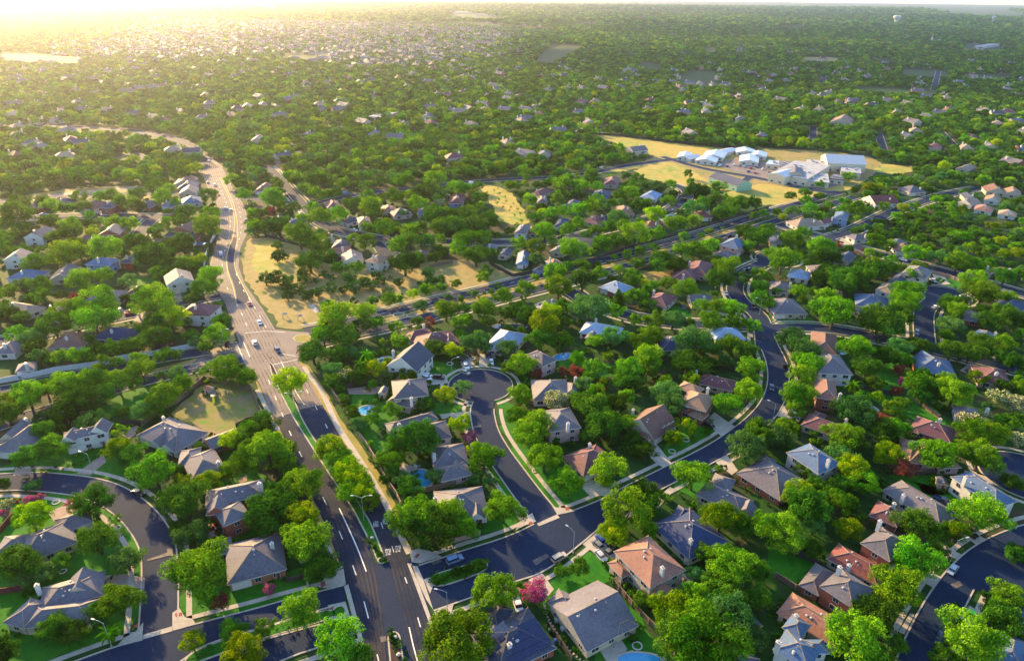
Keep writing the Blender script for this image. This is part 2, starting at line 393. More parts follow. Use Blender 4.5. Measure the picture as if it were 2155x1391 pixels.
# concrete valley gutters and corner aprons
sheet("concrete_gutter", [GW("1130 1102 1134 1108 1178 1090 1172 1083"), GW("302 1336 301 1346 365 1328 363 1318"), GW("857 1186 866 1186 918 1330 910 1330"), GW("724 1233 733 1230 760 1330 775 1391 766 1391 750 1330"),
   GW("727 1266 737 1298 700 1306 690 1274"), GW("879 1192 892 1222 912 1284 897 1262 864 1190"), GW("892 1220 912 1212 912 1232 905 1250"),
   GW("363 1290 363 1328 413 1314 405 1302 390 1300 378 1280"), GW("302 1310 300 1348 245 1361 262 1342 285 1330"), GW("690 1208 722 1190 728 1230 700 1240 670 1236"),
   GW("1128 1098 1105 1106 1085 1116 1100 1092 1120 1080"), GW("1173 1084 1210 1076 1195 1070 1170 1068 1160 1062"), GW("866 1183 882 1186 930 1172 905 1160 880 1155 862 1160"), GW("914 1285 955 1270 950 1290 920 1322")], "concrete", 0.20)

# kerbs and sidewalks, cut where another road crosses
kb, swk = MB(), MB()
CONC = []
def emit(mb, P, a, b, z0, z1, runs_ok):
    A = offset(P, a); B = offset(P, b)
    for i in range(len(P) - 1):
        if runs_ok[i] and runs_ok[i + 1]:
            q = [A[i], A[i + 1], B[i + 1], B[i]]
            if a < b: q = q[::-1]
            mb.face([(p.x, p.y, z1) for p in q])
            for u, v in ((q[0], q[1]), (q[2], q[3])):
                mb.face([(u.x, u.y, z0), (v.x, v.y, z0), (v.x, v.y, z1), (u.x, u.y, z1)])
for E, side, sw in EDGES:
    P = lerp_poly(E, 2.0)
    P = [p for i, p in enumerate(P) if i == 0 or (p - P[i - 1]).length > .2]
    far = min(p.y for p in P) > 900
    T = offset(P, side * 0.35); ok = [not on_road(t.x, t.y) for t in T]
    emit(kb, P, side * 0.0, side * (0.42 if not far else .8), 0.0, 0.22, ok)
    if sw and not far:
        T = offset(P, side * 2.6); T2 = offset(P, side * 1.5)
        ok = [(not on_road(t.x, t.y)) and (not on_road(u.x, u.y)) for t, u in zip(T, T2)]
        emit(swk, P, side * 2.1, side * 3.5, 0.0, 0.13, ok)
tag(kb.build("kerb", "concrete"), kind="structure")
tag(swk.build("sidewalk", "concrete"), kind="structure")
# winding path east of the avenue, verge and median beds
def strip(s, w, z, sm=2):
    C = smooth(GW(s), sm); return offset(C, w / 2) + offset(C, -w / 2)[::-1]
pth = [strip("640 772 650 790 672 815 690 850 709 895 735 935 762 975 790 1020 815 1065 835 1110 850 1140 862 1165", 1.9, 0),
       strip("541 820 556 850 570 878 585 905", 1.6, 0), strip("672 1110 690 1150 700 1180", 1.5, 0)]
sheet("verge_grass", [GW("628 760 650 770 690 830 715 880 755 930 800 1000 832 1060 848 1110 855 1155 846 1140 824 1095 797 1048 777 1020 744 967 719 927 694 882 669 837 648 795"),
   GW("538 800 552 850 580 905 597 930 620 975 599 922 571 872 545 808"), GW("640 1008 668 1068 690 1118 708 1166 716 1190 690 1150 660 1090")], "gold_verge", 0.075)
sheet("footpath", pth, "concrete", 0.11)
med = smooth(GW("568 780 586 820 611 870 634 908 656 942 680 980 708 1022 741 1070 761 1109 781 1148 793 1180 802 1189 813 1182 809 1170 797 1138 780 1098 767 1078 733 1018 703 972 670 936 645 897 632 872 627 857 612 828 590 795"), 1)
add_poly(med)
mb = MB(); mb.prism(med, 0.0, 0.25); tag(mb.build("median_kerb", "concrete"), kind="structure")
c = Vector((0, 0, 0))
for p in med: c += p
def inset(P, d):
    ar = sum(P[i - 1].x * P[i].y - P[i].x * P[i - 1].y for i in range(len(P)))
    Q = P + [P[0]]
    return offset(Q, d if ar > 0 else -d)[:-1]
sheet("median_grass", [inset(med, .45)], "lawn", 0.28)
def island(s, bed="lawn", sm=2, name="traffic_island"):
    P = GW(s); P = smooth(P + [P[0]], sm)[:-1]
    mb = MB(); mb.prism(P, 0, .26, 0); Q = inset(P, .4)
    mb.face([(p.x, p.y, .29) for p in (Q if sum(Q[i - 1].x * Q[i].y - Q[i].x * Q[i - 1].y for i in range(len(Q))) > 0 else Q[::-1])], 1)
    tag(mb.build(name, ["concrete", bed]), kind="structure")
island("904 1221 910 1210 930 1203 1000 1183 1022 1177 1029 1190 1020 1204 950 1230 918 1236 906 1230")
island("815 1340 822 1328 838 1330 845 1345 856 1450 825 1450", "dark_soil")
island("388 1392 395 1380 425 1361 540 1325 577 1314 690 1280 715 1290 690 1306 560 1342 440 1386 400 1402")
island("697 1288 706 1277 722 1273 730 1282 727 1295 712 1302 701 1299")
island("616 712 625 705 640 704 655 706 655 721 640 723 622 721", "gold_verge")
island("567 766 574 765 585 790 588 797 577 795 569 780", "dark_soil")
sheet("planting_bed", [inset(smooth(GW("768 1135 780 1128 800 1150 813 1175 804 1190 793 1183 780 1155"), 1), 1.0)], "dark_soil", .31)
avm = GW("820 684 902 664 1014 638 1140 604 1283 568 1373 543 1463 516 1560 486 1560 476 1503 493 1428 516 1328 543 1253 563 1140 589 1014 622 902 647 810 670")
sheet("avenue_median", [avm, GW("425 752 480 735 495 738 490 750 430 765 330 788 250 806 250 800 330 775"), GW("780 668 1078 600 1250 560 1250 556 1078 592 780 659")], "dry_grass", .07)
def hull(P):
    P = sorted([(p.x, p.y) for p in P]); cr = lambda o, a, b: (a[0] - o[0]) * (b[1] - o[1]) - (a[1] - o[1]) * (b[0] - o[0])
    def half(Q):
        h = []
        for p in Q:
            while len(h) > 1 and cr(h[-2], h[-1], p) <= 0: h.pop()
            h.append(p)
        return h[:-1]
    return [Vector((a, b, 0)) for a, b in half(P) + half(P[::-1])]
# drives and patios
DRV = [("pavers", "217 955 224 972 190 1000 160 997"), ("pavers", "35 980 68 983 64 999 28 1001"), ("pavers", "218 1212 260 1207 305 1216 304 1240 282 1229 240 1226 217 1227"),
 ("pavers", "437 1113 463 1103 478 1123 438 1133"), ("pavers", "100 1078 137 1063 160 1073 118 1103"), ("pavers", "250 912 287 895 302 903 272 924"),
 ("concrete", "1223 1143 1258 1120 1291 1153 1286 1180 1253 1165"), ("concrete", "1112 1220 1141 1206 1166 1240 1153 1255 1130 1240"),
 ("concrete", "1226 1013 1246 1008 1262 1020 1291 1034 1288 1044 1241 1043 1226 1028"), ("concrete", "1346 925 1370 918 1384 955 1413 975 1394 984 1372 968"),
 ("concrete", "1483 888 1503 868 1550 900 1522 922"), ("concrete", "1503 971 1530 958 1553 990 1540 1000"), ("concrete", "1636 876 1648 853 1690 868 1683 887"),
 ("concrete", "924 872 989 866 992 880 930 882"), ("concrete", "896 798 937 788 944 806 896 812"), ("concrete", "964 752 984 747 999 768 974 776"), ("concrete", "1010 745 1036 746 1040 770 1008 769"),
 ("concrete", "1986 1148 2026 1168 2018 1180 1984 1163"), ("concrete", "1956 1203 1984 1216 1970 1240 1940 1224"), ("concrete", "2026 1108 2075 1135 2055 1147 2020 1122"),
 ("pavers", "358 618 380 616 386 634 365 637"), ("concrete", "2018 1300 2040 1274 2066 1290 2050 1312"), ("concrete", "1356 1068 1410 1025 1420 1030 1380 1075"), ("concrete", "1890 1330 1915 1290 1925 1292 1903 1335"),
 ("concrete", "1960 575 1985 580 2000 598 1975 602"), ("concrete", "1560 660 1455 640 1480 655 1560 674"), ("pavers", "500 1010 520 1000 520 1012 505 1018"), ("concrete", "1770 500 1800 512 1790 520 1765 512"),
 ("pavers", "1398 1230 1440 1205 1462 1220 1430 1260"), ("concrete", "2030 990 2085 1005 2090 1020 2030 1008"), ("pavers", "730 818 790 812 815 820 790 830 735 830"), ("concrete", "1255 1355 1300 1335 1320 1365 1300 1395 1275 1390"),
 ("concrete", "1365 1400 1300 1375 1330 1368 1375 1385"), ("concrete", "835 970 880 985 905 1010 900 1035 865 1035 845 1000"), ("concrete", "660 640 672 655 664 660 650 645"), ("pavers", "2060 770 2040 790 2020 780 2040 765")]
for k in ("pavers", "concrete"):
    sheet("driveway" if k == "concrete" else "paved_yard", [hull(GW(s)) for m_, s in DRV if m_ == k], k, 0.118 if k == "concrete" else .114)
# tactile ramps
sheet("kerb_ramp", [GW(s) for s in ("686 1232 683 1223 675 1226 676 1238", "692 1281 702 1276 700 1293 690 1298", "872 1171 880 1165 884 1168 876 1176", "930 1286 938 1282 946 1290 936 1294",
   "281 1316 295 1312 297 1318 282 1323", "368 1292 383 1289 384 1296 370 1299", "1190 1068 1197 1067 1198 1074 1190 1075", "1112 1100 1119 1097 1122 1102 1115 1105")], "red_brick_paving", .215)

# tyre-worn lanes and repair patches
def resample(P, n):
    d = [0]
    for a, b in zip(P[:-1], P[1:]): d.append(d[-1] + (b - a).length)
    out = []; j = 0
    for i in range(n):
        t = d[-1] * i / (n - 1)
        while j < len(P) - 2 and d[j + 1] < t: j += 1
        k = (t - d[j]) / max(1e-6, d[j + 1] - d[j]); out.append(P[j].lerp(P[j + 1], min(1, max(0, k))))
    return out
def worn(mb, L, RR, fr, w, z, n=140):
    A, B = resample(smooth(GW(L), 2), n), resample(smooth(GW(RR), 2), n)
    for f in fr:
        C = [a.lerp(b, f) for a, b in zip(A, B)]; l, r = offset(C, w / 2), offset(C, -w / 2)
        for i in range(n - 1): mb.face([(l[i].x, l[i].y, z), (r[i].x, r[i].y, z), (r[i + 1].x, r[i + 1].y, z), (l[i + 1].x, l[i + 1].y, z)])
w1, w2 = MB(), MB()
LF = [.07, .15, .24, .32, .42, .50, .60, .68, .78, .86, .94]
worn(w1, "424 345 425 362 436 393 454 423 464 456 463 488 449 533 440 563 450 600 470 636 490 690 503 718 520 752 537 788 545 805 571 872", "468 348 478 372 490 400 511 428 520 453 519 493 506 523 502 561 515 598 539 636 554 652 581 698 600 738 620 762 647 790 669 835 679 852", LF, .55, .158)
worn(w2, "571 880 599 920 624 975 639 1008 669 1070 689 1116 708 1168 729 1223 742 1268 754 1318 775 1395", "613 882 634 908 656 942 679 985 705 1025 739 1072 759 1111 779 1151 792 1191 800 1240 808 1300 815 1395", [.12, .24, .38, .5, .64, .76, .9], .6, .168)
worn(w2, "640 880 672 932 705 970 735 1015 769 1076 782 1096 799 1138 812 1173 818 1191 828 1240 845 1300 860 1395", "694 880 719 925 744 965 777 1018 799 1046 827 1101 852 1158 864 1186 882 1223 897 1261 916 1320 940 1395", [.14, .3, .44, .6, .74, .9], .6, .168)
tag(w1.build("worn_lane", "tyre_wear"), kind="structure"); tag(w2.build("worn_wheel_track", "tyre_wear_dark"), kind="structure")
sheet("road_patch", [GW("332 1088 344 1084 352 1094 336 1098"), GW("310 1178 352 1163 352 1155 364 1154 364 1170 354 1170 311 1181"), GW("472 1298 492 1293 492 1300 474 1306"), GW("905 1180 925 1174 930 1182 912 1190"),
   GW("1290 1075 1330 1052 1336 1056 1296 1080"), GW("2000 1230 2020 1222 2026 1232 2008 1240"), GW("1120 1180 1150 1165 1156 1172 1128 1190"), GW("800 1340 812 1338 814 1350 802 1352"), GW("980 900 1012 895 1013 899 981 905")], "mid_asphalt", .17)
# lane markings
mk = MB(); mky = MB()
def dash(C, mb=None, w=.16, on=3.0, off=9.0, z=.185):
    P = lerp_poly(smooth(GW(C), 2), 1.0); mb = mb or mk; per = int(on + off)
    A, B = offset(P, w), offset(P, -w)
    for i in range(len(P) - 1):
        if off == 0 or (i % per) < on:
            mb.face([(A[i].x, A[i].y, z), (B[i].x, B[i].y, z), (B[i + 1].x, B[i + 1].y, z), (A[i + 1].x, A[i + 1].y, z)])
dash("565 800 593 870 616 925 648 985 671 1030 694 1075 717 1125 735 1170 755 1225 768 1272 780 1320 797 1391", w=.13)
dash("629 790 650 830 677 880 697 915 730 965 760 1010 782 1050", w=.13)
dash("852 1215 865 1250 885 1320", w=.13)
dash("714 1070 735 1115 755 1160 771 1203", off=0); dash("861 1320 872 1370 885 1410", off=0)
dash("802 1100 806 1112", off=0, w=.1); dash("825 1150 829 1162", off=0, w=.1)
dash("591 760 605 790 625 830 641 852", off=0, w=.12)
for s in ("456 380 474 420 486 455 484 495 470 535 466 570 478 610 505 650 525 700", "478 372 498 415 507 455 508 495 494 530 493 565 507 605 535 645 560 690"): dash(s, w=.14)
for s in ("462 375 484 418 494 455 492 498 480 525 476 548 480 577 491 603 497 636", "466 375 488 418 498 455 501 498 495 530 492 550 497 575 512 603 530 637"): dash(s, mky, off=0, w=.12)
for s in ("515 702 560 697 600 700", "590 745 622 750", "500 727 513 758", "512 720 526 752", "575 768 628 757"): dash(s, off=0, w=.15)
for s in ("799 662 902 637 1014 612 1078 595 1140 579 1253 553 1328 533 1428 507 1503 484 1578 460", "814 687 889 669 1002 642 1136 608 1283 571 1373 546 1463 519 1548 493"): dash(s, w=.1)
dash("395 778 470 763 495 757", w=.1)
tag(mk.build("lane_marking", "paint_white"), kind="structure")
tag(mky.build("centre_line", "paint_yellow"), kind="structure")
def road_text(txt, px, py, w, h, rz):
    cu = bpy.data.curves.new("road_lettering", 'FONT'); cu.body = txt; cu.align_x = 'CENTER'; cu.align_y = 'CENTER'
    o = bpy.data.objects.new("tmp_text", cu); MAIN.objects.link(o)
    bpy.context.view_layer.update()
    me = bpy.data.meshes.new_from_object(o); bpy.data.objects.remove(o)
    xs = [v.co.x for v in me.vertices]; ys = [v.co.y for v in me.vertices]
    for v in me.vertices:
        v.co.x *= w / (max(xs) - min(xs)); v.co.y *= h / (max(ys) - min(ys)); v.co.z = 0
    me.materials.clear(); me.materials.append(MATS["paint_white"])
    p = G(px, py); o = link("road_lettering", me, None, (p.x, p.y, .19)); o.rotation_euler = (0, 0, rz); tag(o, kind="structure")
for t, x, y in (("STOP", 817, 1163), ("STOP", 838, 1156), ("AHEAD", 791, 1104), ("AHEAD", 811, 1098)): road_text(t, x, y, 1.55, 2.5, .25)
# ------------------------------------------------------------------ houses
def shingle(name, col, gloss=.35):
    M = bpy.data.materials.new(name); M.use_nodes = True; nt = M.node_tree
    b = nt.nodes["Principled BSDF"]; b.inputs["Roughness"].default_value = .7; b.inputs["Specular IOR Level"].default_value = gloss
    tc = nt.nodes.new("ShaderNodeNewGeometry"); oi = nt.nodes.new("ShaderNodeObjectInfo")
    n1 = nt.nodes.new("ShaderNodeTexNoise"); n1.inputs["Scale"].default_value = 1.6; n1.inputs["Detail"].default_value = 6
    n2 = nt.nodes.new("ShaderNodeTexNoise"); n2.inputs["Scale"].default_value = .12; n2.inputs["Detail"].default_value = 2
    sx = nt.nodes.new("ShaderNodeSeparateXYZ"); nt.links.new(tc.outputs["Position"], sx.inputs[0])
    wv = nt.nodes.new("ShaderNodeMath"); wv.operation = 'MULTIPLY'; wv.inputs[1].default_value = 24.0; nt.links.new(sx.outputs["Z"], wv.inputs[0])
    sn = nt.nodes.new("ShaderNodeMath"); sn.operation = 'SINE'; nt.links.new(wv.outputs[0], sn.inputs[0])
    for n in (n1, n2): nt.links.new(tc.outputs["Position"], n.inputs["Vector"])
    def mth(op, a, b_):
        q = nt.nodes.new("ShaderNodeMath"); q.operation = op
        for i, v in enumerate((a, b_)):
            if isinstance(v, (int, float)): q.inputs[i].default_value = v
            else: nt.links.new(v, q.inputs[i])
        return q.outputs[0]
    f = mth('ADD', mth('MULTIPLY', mth('SUBTRACT', n1.outputs[0], .5), 1.1), mth('MULTIPLY', mth('SUBTRACT', n2.outputs[0], .5), .8))
    f = mth('ADD', f, mth('MULTIPLY', sn.outputs[0], .06)); f = mth('ADD', f, mth('MULTIPLY', mth('SUBTRACT', oi.outputs["Random"], .5), .25))
    f = mth('ADD', f, 1.0)
    vm = nt.nodes.new("ShaderNodeVectorMath"); vm.operation = 'SCALE'; vm.inputs[0].default_value = col
    nt.links.new(f, vm.inputs[3]); nt.links.new(vm.outputs[0], b.inputs["Base Color"])
    MATS[name] = M
ROOFS = {'grey': (.110, .102, .122), 'dark': (.046, .055, .090), 'navy': (.016, .032, .090), 'brown': (.150, .075, .058), 'maroon': (.125, .048, .056),
         'red': (.15, .045, .040), 'tan': (.25, .145, .09), 'terracotta': (.25, .115, .080), 'slate': (.045, .095, .185), 'pale': (.20, .29, .42), 'sand': (.24, .18, .13), 'metal': (.6, .62, .64)}
for k, c in ROOFS.items(): shingle("roof_" + k, c, .6 if k in ('pale', 'metal', 'slate') else .35)
def wallmat(name, c1, c2, sc=.8):
    layered("wall_" + name, [c1, c2], [1, sc], rough=.9, thr=[None, (.4, .7)])
for k, a, b_ in (('white', (.50, .49, .46), (.42, .41, .38)), ('brick', (.28, .09, .06), (.2, .065, .045)), ('orange', (.40, .17, .09), (.30, .12, .07)), ('stone', (.42, .36, .28), (.32, .27, .21)),
                 ('cream', (.55, .48, .36), (.46, .4, .3)), ('pink', (.42, .30, .28), (.34, .22, .2)), ('blue', (.16, .26, .42), (.13, .2, .34)), ('mint', (.25, .40, .28), (.2, .33, .22)), ('tanw', (.38, .28, .18), (.3, .22, .14))): wallmat(k, a, b_)
mat("trim", (.55, .52, .47), .6); mat("chimney_paint", (.52, .50, .47), .8, var=.2, scale=2)
mat("window_glass", (.02, .03, .045), .08, .8); mat("vent_metal", (.33, .33, .35), .4, .5); mat("dark_void", (.01, .01, .012), .9)
mat("garage_paint", (.62, .58, .52), .6)
SHADE = mat("solar_glass", (.008, .015, .06), .15, .8)

HOUSES = []   # (root, footprint centre, radius, short name)
FOOT = []     # wing rectangles for keeping trees away
def rect_px(w, z):
    v = w if isinstance(w, (list, tuple)) else [float(a) for a in w.split()[:6]]
    P0, P1, P2 = G(v[0], v[1], z), G(v[2], v[3], z), G(v[4], v[5], z)
    u = (P1 - P0); L = u.length; u.normalize(); n = Vector((-u.y, u.x, 0)); W = (P2 - P1).dot(n)
    if W < 0: n = -n; W = -W
    L = max(3.0, L); W = max(3.0, W)
    return P0, u, n, L, W
def wing_roof(mb, P0, u, n, L, W, z, kind, pitch, caps=None):
    """hip or gable roof over an eave rectangle"""
    if kind in 'hg' and W > L * 1.02 or kind in 'HG' and False: P0, u, n, L, W = P0 + u * L, n, -u, W, L
    if kind in 'x': P0, u, n, L, W = P0 + u * L, n, -u, W, L          # gable ridge across the given edge
    k = 'g' if kind in 'gxG' else 'h'
    h = W / 2 * pitch; q = W / 2
    P0 = Vector((P0.x, P0.y, 0))
    def p(a, b, c): v = P0 + u * a + n * b; return (v.x, v.y, z + c)
    t = .22
    A, B, C, D = p(0, 0, 0), p(L, 0, 0), p(L, W, 0), p(0, W, 0)
    a, b, c, d = [(x, y, zz_ - t) for x, y, zz_ in (A, B, C, D)]
    mb.face([d, c, b, a], 1)
    for s_ in ((a, b, B, A), (b, c, C, B), (c, d, D, C), (d, a, A, D)): mb.face(s_, 1)
    if k == 'h':
        if L - W < .5: q = min(W, L) / 2 - .01
        r0, r1 = p(q, W / 2, h), p(L - q, W / 2, h)
        mb.face([A, B, r1, r0]); mb.face([C, D, r0, r1]); mb.face([B, C, r1]); mb.face([D, A, r0])
        hips = [(A, r0), (D, r0), (B, r1), (C, r1), (r0, r1)]
    else:
        r0, r1 = p(0, W / 2, h), p(L, W / 2, h)
        mb.face([A, B, r1, r0]); mb.face([C, D, r0, r1]); mb.face([B, C, r1], 2); mb.face([D, A, r0], 2)
        hips = [(r0, r1)]
        i0, i1 = p(.0, W / 2, h), p(L, W / 2, h)
    if caps is not None:
        for e, f in hips: caps.tube(Vector(e) + Vector((0, 0, .02)), Vector(f) + Vector((0, 0, .02)), .13, n=4, mi=3, cap=False)
    return Vector(r0), Vector(r1)
def window_mesh(w, h):
    mb = MB()
    # frame proud of the wall, pane recessed inside it; local +y is outward
    f = .09
    for x0, x1, z0, z1 in ((-w / 2 - f, w / 2 + f, h, h + f), (-w / 2 - f, w / 2 + f, -f, 0), (-w / 2 - f, -w / 2, 0, h), (w / 2, w / 2 + f, 0, h), (-.03, .03, 0, h)):
        mb.box(((x0 + x1) / 2, .03, z0), x1 - x0, .07, z1 - z0)
    mb.face([(-w / 2, .035, 0), (-w / 2, .035, h), (w / 2, .035, h), (w / 2, .035, 0)], 1)
    return mb.mesh("window", ["trim", "window_glass"])
WIN = {}
def winmesh(w, h):
    if (w, h) not in WIN: WIN[(w, h)] = window_mesh(w, h)
    return WIN[(w, h)]
gar = MB(); gar.box((0, .03, 0), 4.8, .08, 2.2, 0, 0)
for i in range(4):
    for j in range(4): gar.box((-1.8 + i * 1.2, .08, .12 + j * .53), 1.0, .03, .4, 0, 1)
GAR = None
dr = MB(); dr.box((0, .04, 0), 1.2, .09, 2.15, 0, 1); dr.box((0, .08, 0.02), .95, .06, 2.05, 0, 0)
DOOR = None
ch = {}
def chimney_mesh(h):
    k = round(h, 1)
    if k not in ch:
        mb = MB(); mb.box((0, 0, 0), 1.05, .75, k, 0, 0); mb.box((0, 0, k), 1.2, .9, .14, 0, 0); mb.tube((0, 0, k + .16), (0, 0, k + .5), .22, .22, 8, 1)
        mb.tube((0, 0, k + .5), (0, 0, k + .62), .33, .33, 8, 1)
        ch[k] = mb.mesh("chimney", ["chimney_paint", "vent_metal"])
    return ch[k]
ventm = MB(); ventm.tube((0, 0, -.2), (0, 0, .55), .07, .07, 6); ventm.tube((0, 0, .5), (0, 0, .62), .11, .11, 6)
VENT = ventm.mesh("roof_vent", "vent_metal")
tv = MB(); tv.tube((0, 0, -.2), (0, 0, .25), .22, .22, 8); tv.tube((0, 0, .25), (0, 0, .4), .38, .2, 8)
TVENT = tv.mesh("roof_vent", "vent_metal")
def house(label, short, roof, wall, st, wings, chim=(), detail=2, pitch=.52, name="house", cat="house", group=None, dormers=None, gables=(), solar=None, extra=None):
    global GAR, DOOR
    if GAR is None: GAR = gar.mesh("garage_door", ["garage_paint", "trim"]); DOOR = dr.mesh("door", ["roof_maroon", "trim"])
    hz0 = {1: 3.0, 2: 5.7}[st]
    R_ = [rect_px(w, (float(w.split()[7]) if isinstance(w, str) and len(w.split()) > 7 else hz0)) for w in wings]
    kinds = [(w.split()[6] if isinstance(w, str) and len(w.split()) > 6 else 'h') for w in wings]
    hz = [(float(w.split()[7]) if isinstance(w, str) and len(w.split()) > 7 else hz0) for w in wings]
    P0, u, n, L, W = R_[0]
    cc = P0 + u * L / 2 + n * W / 2; cc.z = 0
    root = empty(name, cc); tag(root, label, cat, group)
    wb, rb = MB(), MB(); rmax = 0; ridges = []
    for j, ((P0, u, n, L, W), k, hh) in enumerate(zip(R_, kinds, hz)):
        ov = .5; sgn = u.x * n.y - u.y * n.x
        c = P0 + u * L / 2 + n * W / 2
        FOOT.append((c.x, c.y, u.x, u.y, L / 2, W / 2)); rmax = max(rmax, (c - cc).length * 0 + max(L, W) / 2)
        q = [P0 + u * a + n * b for a, b in ((ov, ov), (L - ov, ov), (L - ov, W - ov), (ov, W - ov))]
        q = [Vector((p.x - cc.x, p.y - cc.y, 0)) for p in q]
        wb.prism(q, 0, hh - .15)
        # roof in local coordinates
        Q0 = Vector((P0.x - cc.x, P0.y - cc.y, 0))
        r = wing_roof(rb, Q0, u, n, L, W, hh + j * .013, k, pitch, rb if detail >= 2 else None); ridges.append(r)
        # openings
        if j < (3 if detail >= 2 else 1):
            cand = []
            for a0, dirv, ln, outn in ((q[0], u, L, -n), (q[1], n, W, u), (q[2], -u, L, n), (q[3], -n, W, -u)):
                cand.append((a0, dirv, ln - 2 * ov, outn))
            for a0, dv, ln, on in cand:
                mid = a0 + dv * ln / 2 + on * 1.2
                if any(inside_rect(mid.x + cc.x, mid.y + cc.y, f) for f in FOOT[-(j + 1):-1] if True): continue
                facing = on.y < 0.25
                if detail < 2 and not facing: continue
                nw = max(1, int(ln / (4.2 if detail >= 2 else 6)))
                for lev in range(2 if hh > 5 else 1):
                    for i in range(nw):
                        p = a0 + dv * (ln * (i + .5) / nw)
                        ww, wh = (1.5, 1.3) if (i + lev + j) % 3 else (2.1, 1.4)
                        o = link("window", winmesh(ww, wh), root, (p.x, p.y, .95 + lev * 2.75))
                        o.rotation_euler = (0, 0, math.atan2(on.y, on.x) - math.pi / 2)
    # garage and front door on the wall nearest a street
    if detail >= 1:
        best = None
        for j, (P0, u, n, L, W) in enumerate(R_[:2]):
            for a0, dv, ln, on in ((P0, u, L, -n), (P0 + u * L, n, W, u), (P0 + u * L + n * W, -u, L, n), (P0 + n * W, -n, W, -u)):
                if ln < 6.5: continue
                mid = a0 + dv * ln / 2
                for t in (8, 12, 16, 22):
                    if on_road(mid.x + on.x * t, mid.y + on.y * t):
                        if best is None or t < best[0]: best = (t, a0, dv, ln, on)
                        break
        if best:
            t, a0, dv, ln, on = best
            p = a0 + dv * 3.4 - on * .48 - cc; o = link("garage_door", GAR, root, (p.x, p.y, 0)); o.rotation_euler = (0, 0, math.atan2(on.y, on.x) - math.pi / 2)
            p = a0 + dv * (ln - 2.5) - on * .48 - cc; o = link("door", DOOR, root, (p.x, p.y, 0)); o.rotation_euler = (0, 0, math.atan2(on.y, on.x) - math.pi / 2)
    # front gables and dormers: small cross gables standing on a wing's near slope
    for g_ in gables:
        a = g_.split(); gx, gy, gw, gd = map(float, a[:4]); gh = hz0 + (float(a[5]) if len(a) > 5 else 0)
        an = R(float(a[4])); p = G(gx, gy, gh) - cc; u = Vector((math.cos(an), math.sin(an), 0)); n = Vector((-u.y, u.x, 0))
        p = Vector((p.x, p.y, 0)) - u * gw / 2
        wing_roof(rb, p, u, n, gw, gd, gh + .03, 'x', .85)
        if gh > hz0 + .3:
            e = [p + u * a_ + n * b_ for a_, b_ in ((.2, .15), (gw - .2, .15), (gw - .2, gd), (.2, gd))]
            wb.prism(e, gh - 2.2, gh - .1)
            m_ = p + u * gw / 2 + n * .15
            o = link("window", winmesh(1.0, .9), root, (m_.x, m_.y, gh - 1.1)); o.rotation_euler = (0, 0, an + math.pi)
    wall_o = wb.build("wall", ["wall_" + wall], root)
    gm_ = "wall_" + wall
    roof_o = rb.build("roof", ["roof_" + roof, "trim", gm_, "trim" if roof in ('metal', 'pale') else "roof_sand"], root)
    for cx_, cy_ in chim:
        zt = hz0 + 3.4 if len(chim) else 0
        # chimney photo point is its foot on the roof
        p = G(cx_, cy_, hz0 + 2.0) - cc
        o = link("chimney", chimney_mesh(3.3 if st == 1 else 3.6), roof_o, (p.x, p.y, hz0 - .2))
        o.rotation_euler = (0, 0, math.atan2(R_[0][1].y, R_[0][1].x))
    if detail >= 2:
        r = random.Random(len(HOUSES) * 3 + 1); a, b = ridges[0]
        for i in range(5):
            t = r.uniform(.05, .95); p = a.lerp(b, t); sd_ = r.uniform(.8, 2.6) * r.choice((-1, 1, -1))
            nn = R_[0][2]; q = p + nn * (-abs(sd_) if i < 4 else abs(sd_))
            o = link("roof_vent", VENT if i % 2 else TVENT, roof_o, (q.x, q.y, p.z - abs(sd_) * pitch + .02))
    if solar:
        for s in solar:
            x0, y0, nc, nr, an, zt, ax = s
    HOUSES.append((root, cc.copy(), max(L, W) / 2, short))
    return root, roof_o, ridges, R_
def inside_rect(x, y, f):
    cx_, cy_, ux, uy, hl, hw = f
    dx, dy = x - cx_, y - cy_
    return abs(dx * ux + dy * uy) < hl and abs(-dx * uy + dy * ux) < hw

H = []
def HH(short, label, roof, wall, st, wings, chim="", **k): H.append((short, label, roof, wall, st, wings.split('|'), pts(chim) if chim else [], k))
# near houses:  wings are "x0 y0 x1 y1 x2 y2 type" = near eave ends + far eave corner, in photo pixels
HH("rambling grey house at lower left", "rambling grey-roofed house with several wings at the lower left corner by the boulevard", 'grey', 'stone', 1, "80 1292 217 1252 217 1200|47 1322 190 1306 186 1262|5 1310 50 1322 84 1262|118 1262 187 1246 178 1222", "80 1238", gables=("165 1252 7 7 15",), name="house")
HH("grey hipped house inside the left curve", "grey hip-roofed house inside the curved street with a paved drive behind it", 'grey', 'stone', 1, "40 1190 165 1140 150 1090|-20 1175 60 1165 40 1125|120 1125 196 1098 170 1075")
HH("long brick house beside the entrance boulevard", "grey-roofed brick house with white chimney above the stone entrance wall", 'grey', 'orange', 1, "478 1231 604 1197 588 1118|446 1172 490 1160 478 1130", "573 1150", pitch=.5)
HH("two-storey red brick house by the red car", "two-storey red brick house with white-trimmed front gable and two cars in its drive", 'grey', 'brick', 2, "432 1068 555 1042 550 1008|470 1108 527 1083 512 1050", "547 1025", gables=("455 1082 6 6 12",))
HH("grey house with white roof pipes in the trees", "grey-roofed house with a patchwork of hips and a white chimney crowded by trees", 'grey', 'brick', 1, "403 1012 476 986 446 944|374 980 420 972 430 940|445 945 510 920 496 900 g", "460 978")
HH("wide white-walled house with tall chimney", "wide grey-roofed white stone house with tall back chimney below the fenced yard", 'grey', 'white', 1, "287 916 370 952 430 906", "345 884", gables=("325 940 6 6 -18", "350 948 6 6 -18"), pitch=.56)
